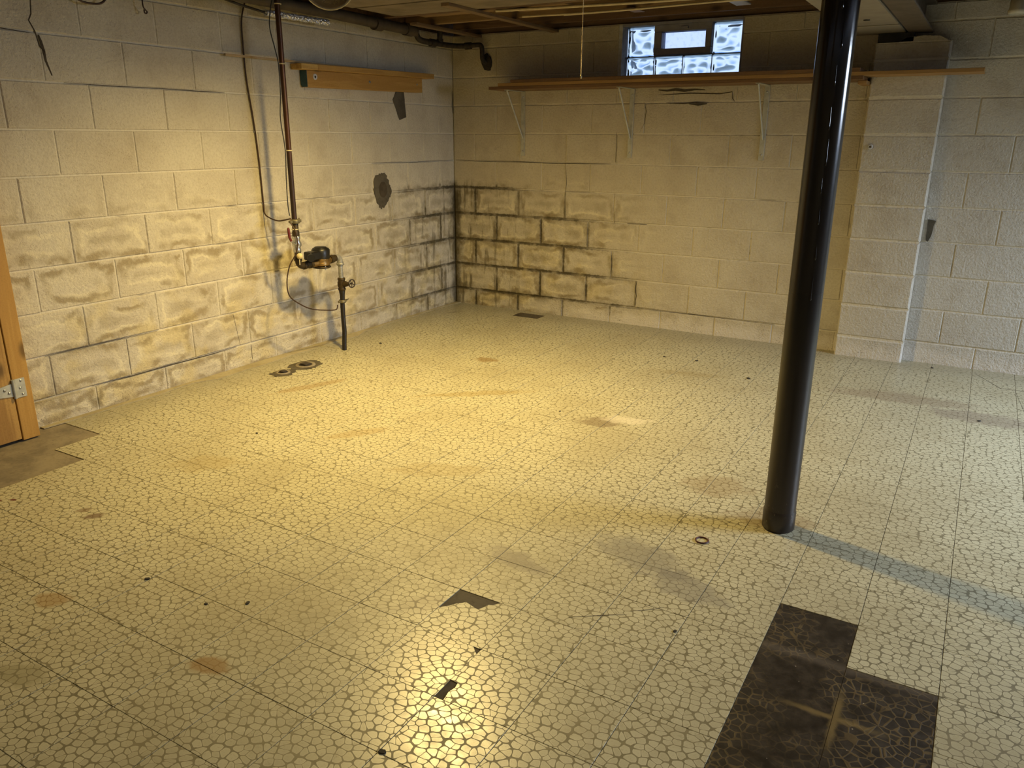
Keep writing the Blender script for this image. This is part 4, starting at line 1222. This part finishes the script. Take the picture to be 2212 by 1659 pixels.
for pts_, r_, lab in (
    ([(0.99, -0.965, 2.046), (1.4, -0.92, 2.044), (1.9, -0.85, 2.045), (2.3, -0.80, 2.05), (2.7, -0.78, 2.05)], 0.0085, 'cream cable stapled straight across the ceiling, nearest of the three'),
    ([(1.02, -0.70, 2.044), (1.4, -0.70, 2.037), (1.75, -0.70, 2.036), (2.1, -0.68, 2.043), (2.6, -0.66, 2.052)], 0.0065, 'cream cable sagging under the ceiling, lowest curve of the three'),
    ([(1.25, -0.58, 2.052), (1.6, -0.62, 2.046), (1.9, -0.64, 2.046), (2.2, -0.62, 2.052), (2.6, -0.59, 2.056)], 0.0055, 'cream cable sagging under the ceiling, just above the lowest one')):
    o = MB().tube(smooth_path(pts_, 6), r_, 8).build('electric_cable', 'cable', None, (1.8, -0.75, 2.05))
    tag(o, lab, 'cable', 'cream cables under the ceiling')

hk = smooth_path([(0.05, -2.679, 2.02), (0.05, -2.679, 1.946), (0.05, -2.678, 1.918), (0.05, -2.668, 1.905), (0.05, -2.660, 1.897), (0.05, -2.665, 1.889), (0.05, -2.674, 1.892), (0.05, -2.675, 1.905)])
tag(MB().tube(hk, 0.0035, 6).build('wire_hook', 'wire', None, (0.05, -2.68, 1.93)), 'short dark wire hook hanging over the top of the left wall', 'hook')
hk = smooth_path([(0.05, -3.05, 1.98), (0.05, -3.01, 1.91), (0.05, -2.94, 1.897), (0.05, -2.88, 1.915), (0.05, -2.84, 1.99)])
tag(MB().tube(hk, 0.005, 6).build('drooping_cable', 'wire', None, (0.05, -2.94, 1.93)), 'dark drooping cable loop at the top left of the left wall', 'cable')

pv = thing('pipe_stub', (3.675, -0.11, 1.96), 'yellowed plastic pipe stub hanging at the top right of the back wall', 'pipe')
m = MB().lathe([(0.0, 0.004), (0.026, 0.004), (0.034, 0.0), (0.040, 0.010), (0.041, 0.022), (0.036, 0.028), (0.036, 0.11), (0.0, 0.11)], (3.675, -0.11, 1.955), (0, 0, 1), 24)
m.build('stub', 'pvc', pv)

# ------------------------------------------------------------------ door at the left edge
d1 = structure('door_1', (0.1, -3.6, 0.0))
MB().box((0.0, -3.615, 0.004), (0.106, -3.540, 2.05), 0.002).build('door_jamb', 'jamb', d1)
MB().box((0.070, -4.40, 0.012), (0.104, -3.619, 1.98), 0.002).build('plywood_panel', 'ply', d1)
MB().box((0.0, -4.50, 0.004), (0.066, -4.42, 2.05), 0.002).build('door_jamb', 'jamb', d1)
m = MB().box((0.1065, -3.608, 0.205), (0.110, -3.565, 0.292), 0.001)
m.prism([(0.0, -0.030), (0.0, 0.030), (-0.14, 0.012), (-0.14, -0.012)], (0.1045, -3.622, 0.245), (0, 1, 0), (0, 0, 1), (1, 0, 0), 0.004)
m.tube([(0.112, -3.616, 0.205), (0.112, -3.616, 0.292)], 0.007, 10)
hg = m.build('strap_hinge', 'bracket', d1)
for y, z in ((-3.582, 0.218), (-3.590, 0.248), (-3.582, 0.280), (-3.638, 0.236), (-3.655, 0.252)):
    MB().lathe([(0.0, 0.003), (0.004, 0.0025), (0.0062, 0.0)], (0.110, y, z), (1, 0, 0), 10).build('screw_head', 'zinc', hg)

# ------------------------------------------------------------------ on the floor and wall
def plug(x, y, label, r, tilt):
    t = thing('cleanout_plug', (x, y, 0.0), label, 'plug', 'drain plugs beside the left wall')
    poly = ragged([(x + r * 1.9 * math.cos(a * math.pi / 5) * 0.8, y + r * 1.9 * math.sin(a * math.pi / 5)) for a in range(10)], 3, 0.012)
    MB().prism(poly, (0, 0, 0.0002), (1, 0, 0), (0, 1, 0), (0, 0, 1), 0.0022).build('broken_rim', 'cement', t)
    MB().lathe([(r * 0.55, 0.003), (r * 0.95, 0.010), (r * 1.05, 0.003)], (x, y, 0.0), (0, 0, 1), 22).build('pipe_collar', 'slab', t)
    m = MB().lathe([(0.0, 0.006), (r * 0.8, 0.006), (r * 0.85, 0.0024)], (x, y, 0.0), (0, 0, 1), 20)
    m.box((x - r * 0.42, y - r * 0.42, 0.004), (x + r * 0.42, y + r * 0.42, 0.015), 0.003)
    m.build('square_head', 'iron', t)


plug(0.300, -2.05, 'dark square drain plug in the larger broken floor hole, farther from the camera', 0.058, 0)
plug(0.305, -2.235, 'smaller dark square drain plug in the floor, nearer the camera', 0.040, 0)

rp = [(3.032 + 0.0215 * math.cos(k * math.pi / 14), -2.917 + 0.0215 * math.sin(k * math.pi / 14), 0.0026) for k in range(29)]
tag(MB().tube(rp, 0.0026, 8, False).build('rubber_ring', 'rubber', None, (3.032, -2.917, 0.0)), 'small maroon rubber ring lying on the tiles left of the black post', 'ring')

crumbs = [(2.094, -0.722, .013, 'left of the two crumbs on the tiles near the back wall'), (2.300, -0.708, .016, 'right of the two crumbs on the tiles near the back wall'),
          (2.674, -0.913, .017, 'just left of the black post, toward the back wall'), (1.613, -4.060, .012, 'alone on the tiles at the lower left'),
          (1.986, -3.990, .011, 'right one of the pair on the tiles at the lower left'), (1.884, -4.057, .009, 'left one of the pair on the tiles at the lower left'),
          (3.128, -3.466, .009, 'on a seam left of the black bare patch'), (0.349, -1.406, .016, 'on the tiles behind the black pipe at the left wall'),
          (3.837, -1.033, .014, 'on the brown smear right of the black post'), (3.574, -0.105, .013, 'at the foot of the back wall right of the block pier'),
          (2.712, -4.245, .013, 'on a tile corner at the bottom edge of the picture'), (2.0, -1.985, .009, 'left of the grey and white smear in the middle of the floor'),
          (0.93, -3.0, .010, 'on the tiles in front of the left wall, right of the bare concrete')]
first = None
for i, (x, y, r_, where) in enumerate(crumbs):
    if first is None:
        m = MB()
        pr = [(math.cos(k * 1.047) * (0.7 + 0.3 * ((k * 7) % 3) / 2), math.sin(k * 1.047) * 0.62 * (0.7 + 0.3 * ((k * 5) % 4) / 3)) for k in range(6)]
        m.prism(pr, (0, 0, 0), (1, 0, 0), (0, 1, 0), (0, 0, 1), 0.35)
        first = m.build('floor_crumb', 'crumb', None); o = first
    else:
        o = first.copy(); C.objects.link(o)
    o.location = (x, y, 0.0003); o.scale = (r_, r_, r_ * 0.7); o.rotation_euler = (0, 0, i * 1.3)
    tag(o, 'dark crumb ' + where, 'debris', 'dark crumbs scattered on the floor')

an = thing('wall_anchor', (3.053, PY, 1.282), 'small white washer and bolt set in the block pier face', 'bolt')
MB().lathe([(0.005, 0.0), (0.005, 0.003), (0.015, 0.003), (0.015, 0.0)], (3.053, PY - 0.0022, 1.282), (0, -1, 0), 18).build('washer', 'white', an)
MB().lathe([(0.0, 0.007), (0.005, 0.006), (0.0055, 0.0)], (3.053, PY - 0.0022, 1.282), (0, -1, 0), 8).build('bolt_head', 'bronze', an)
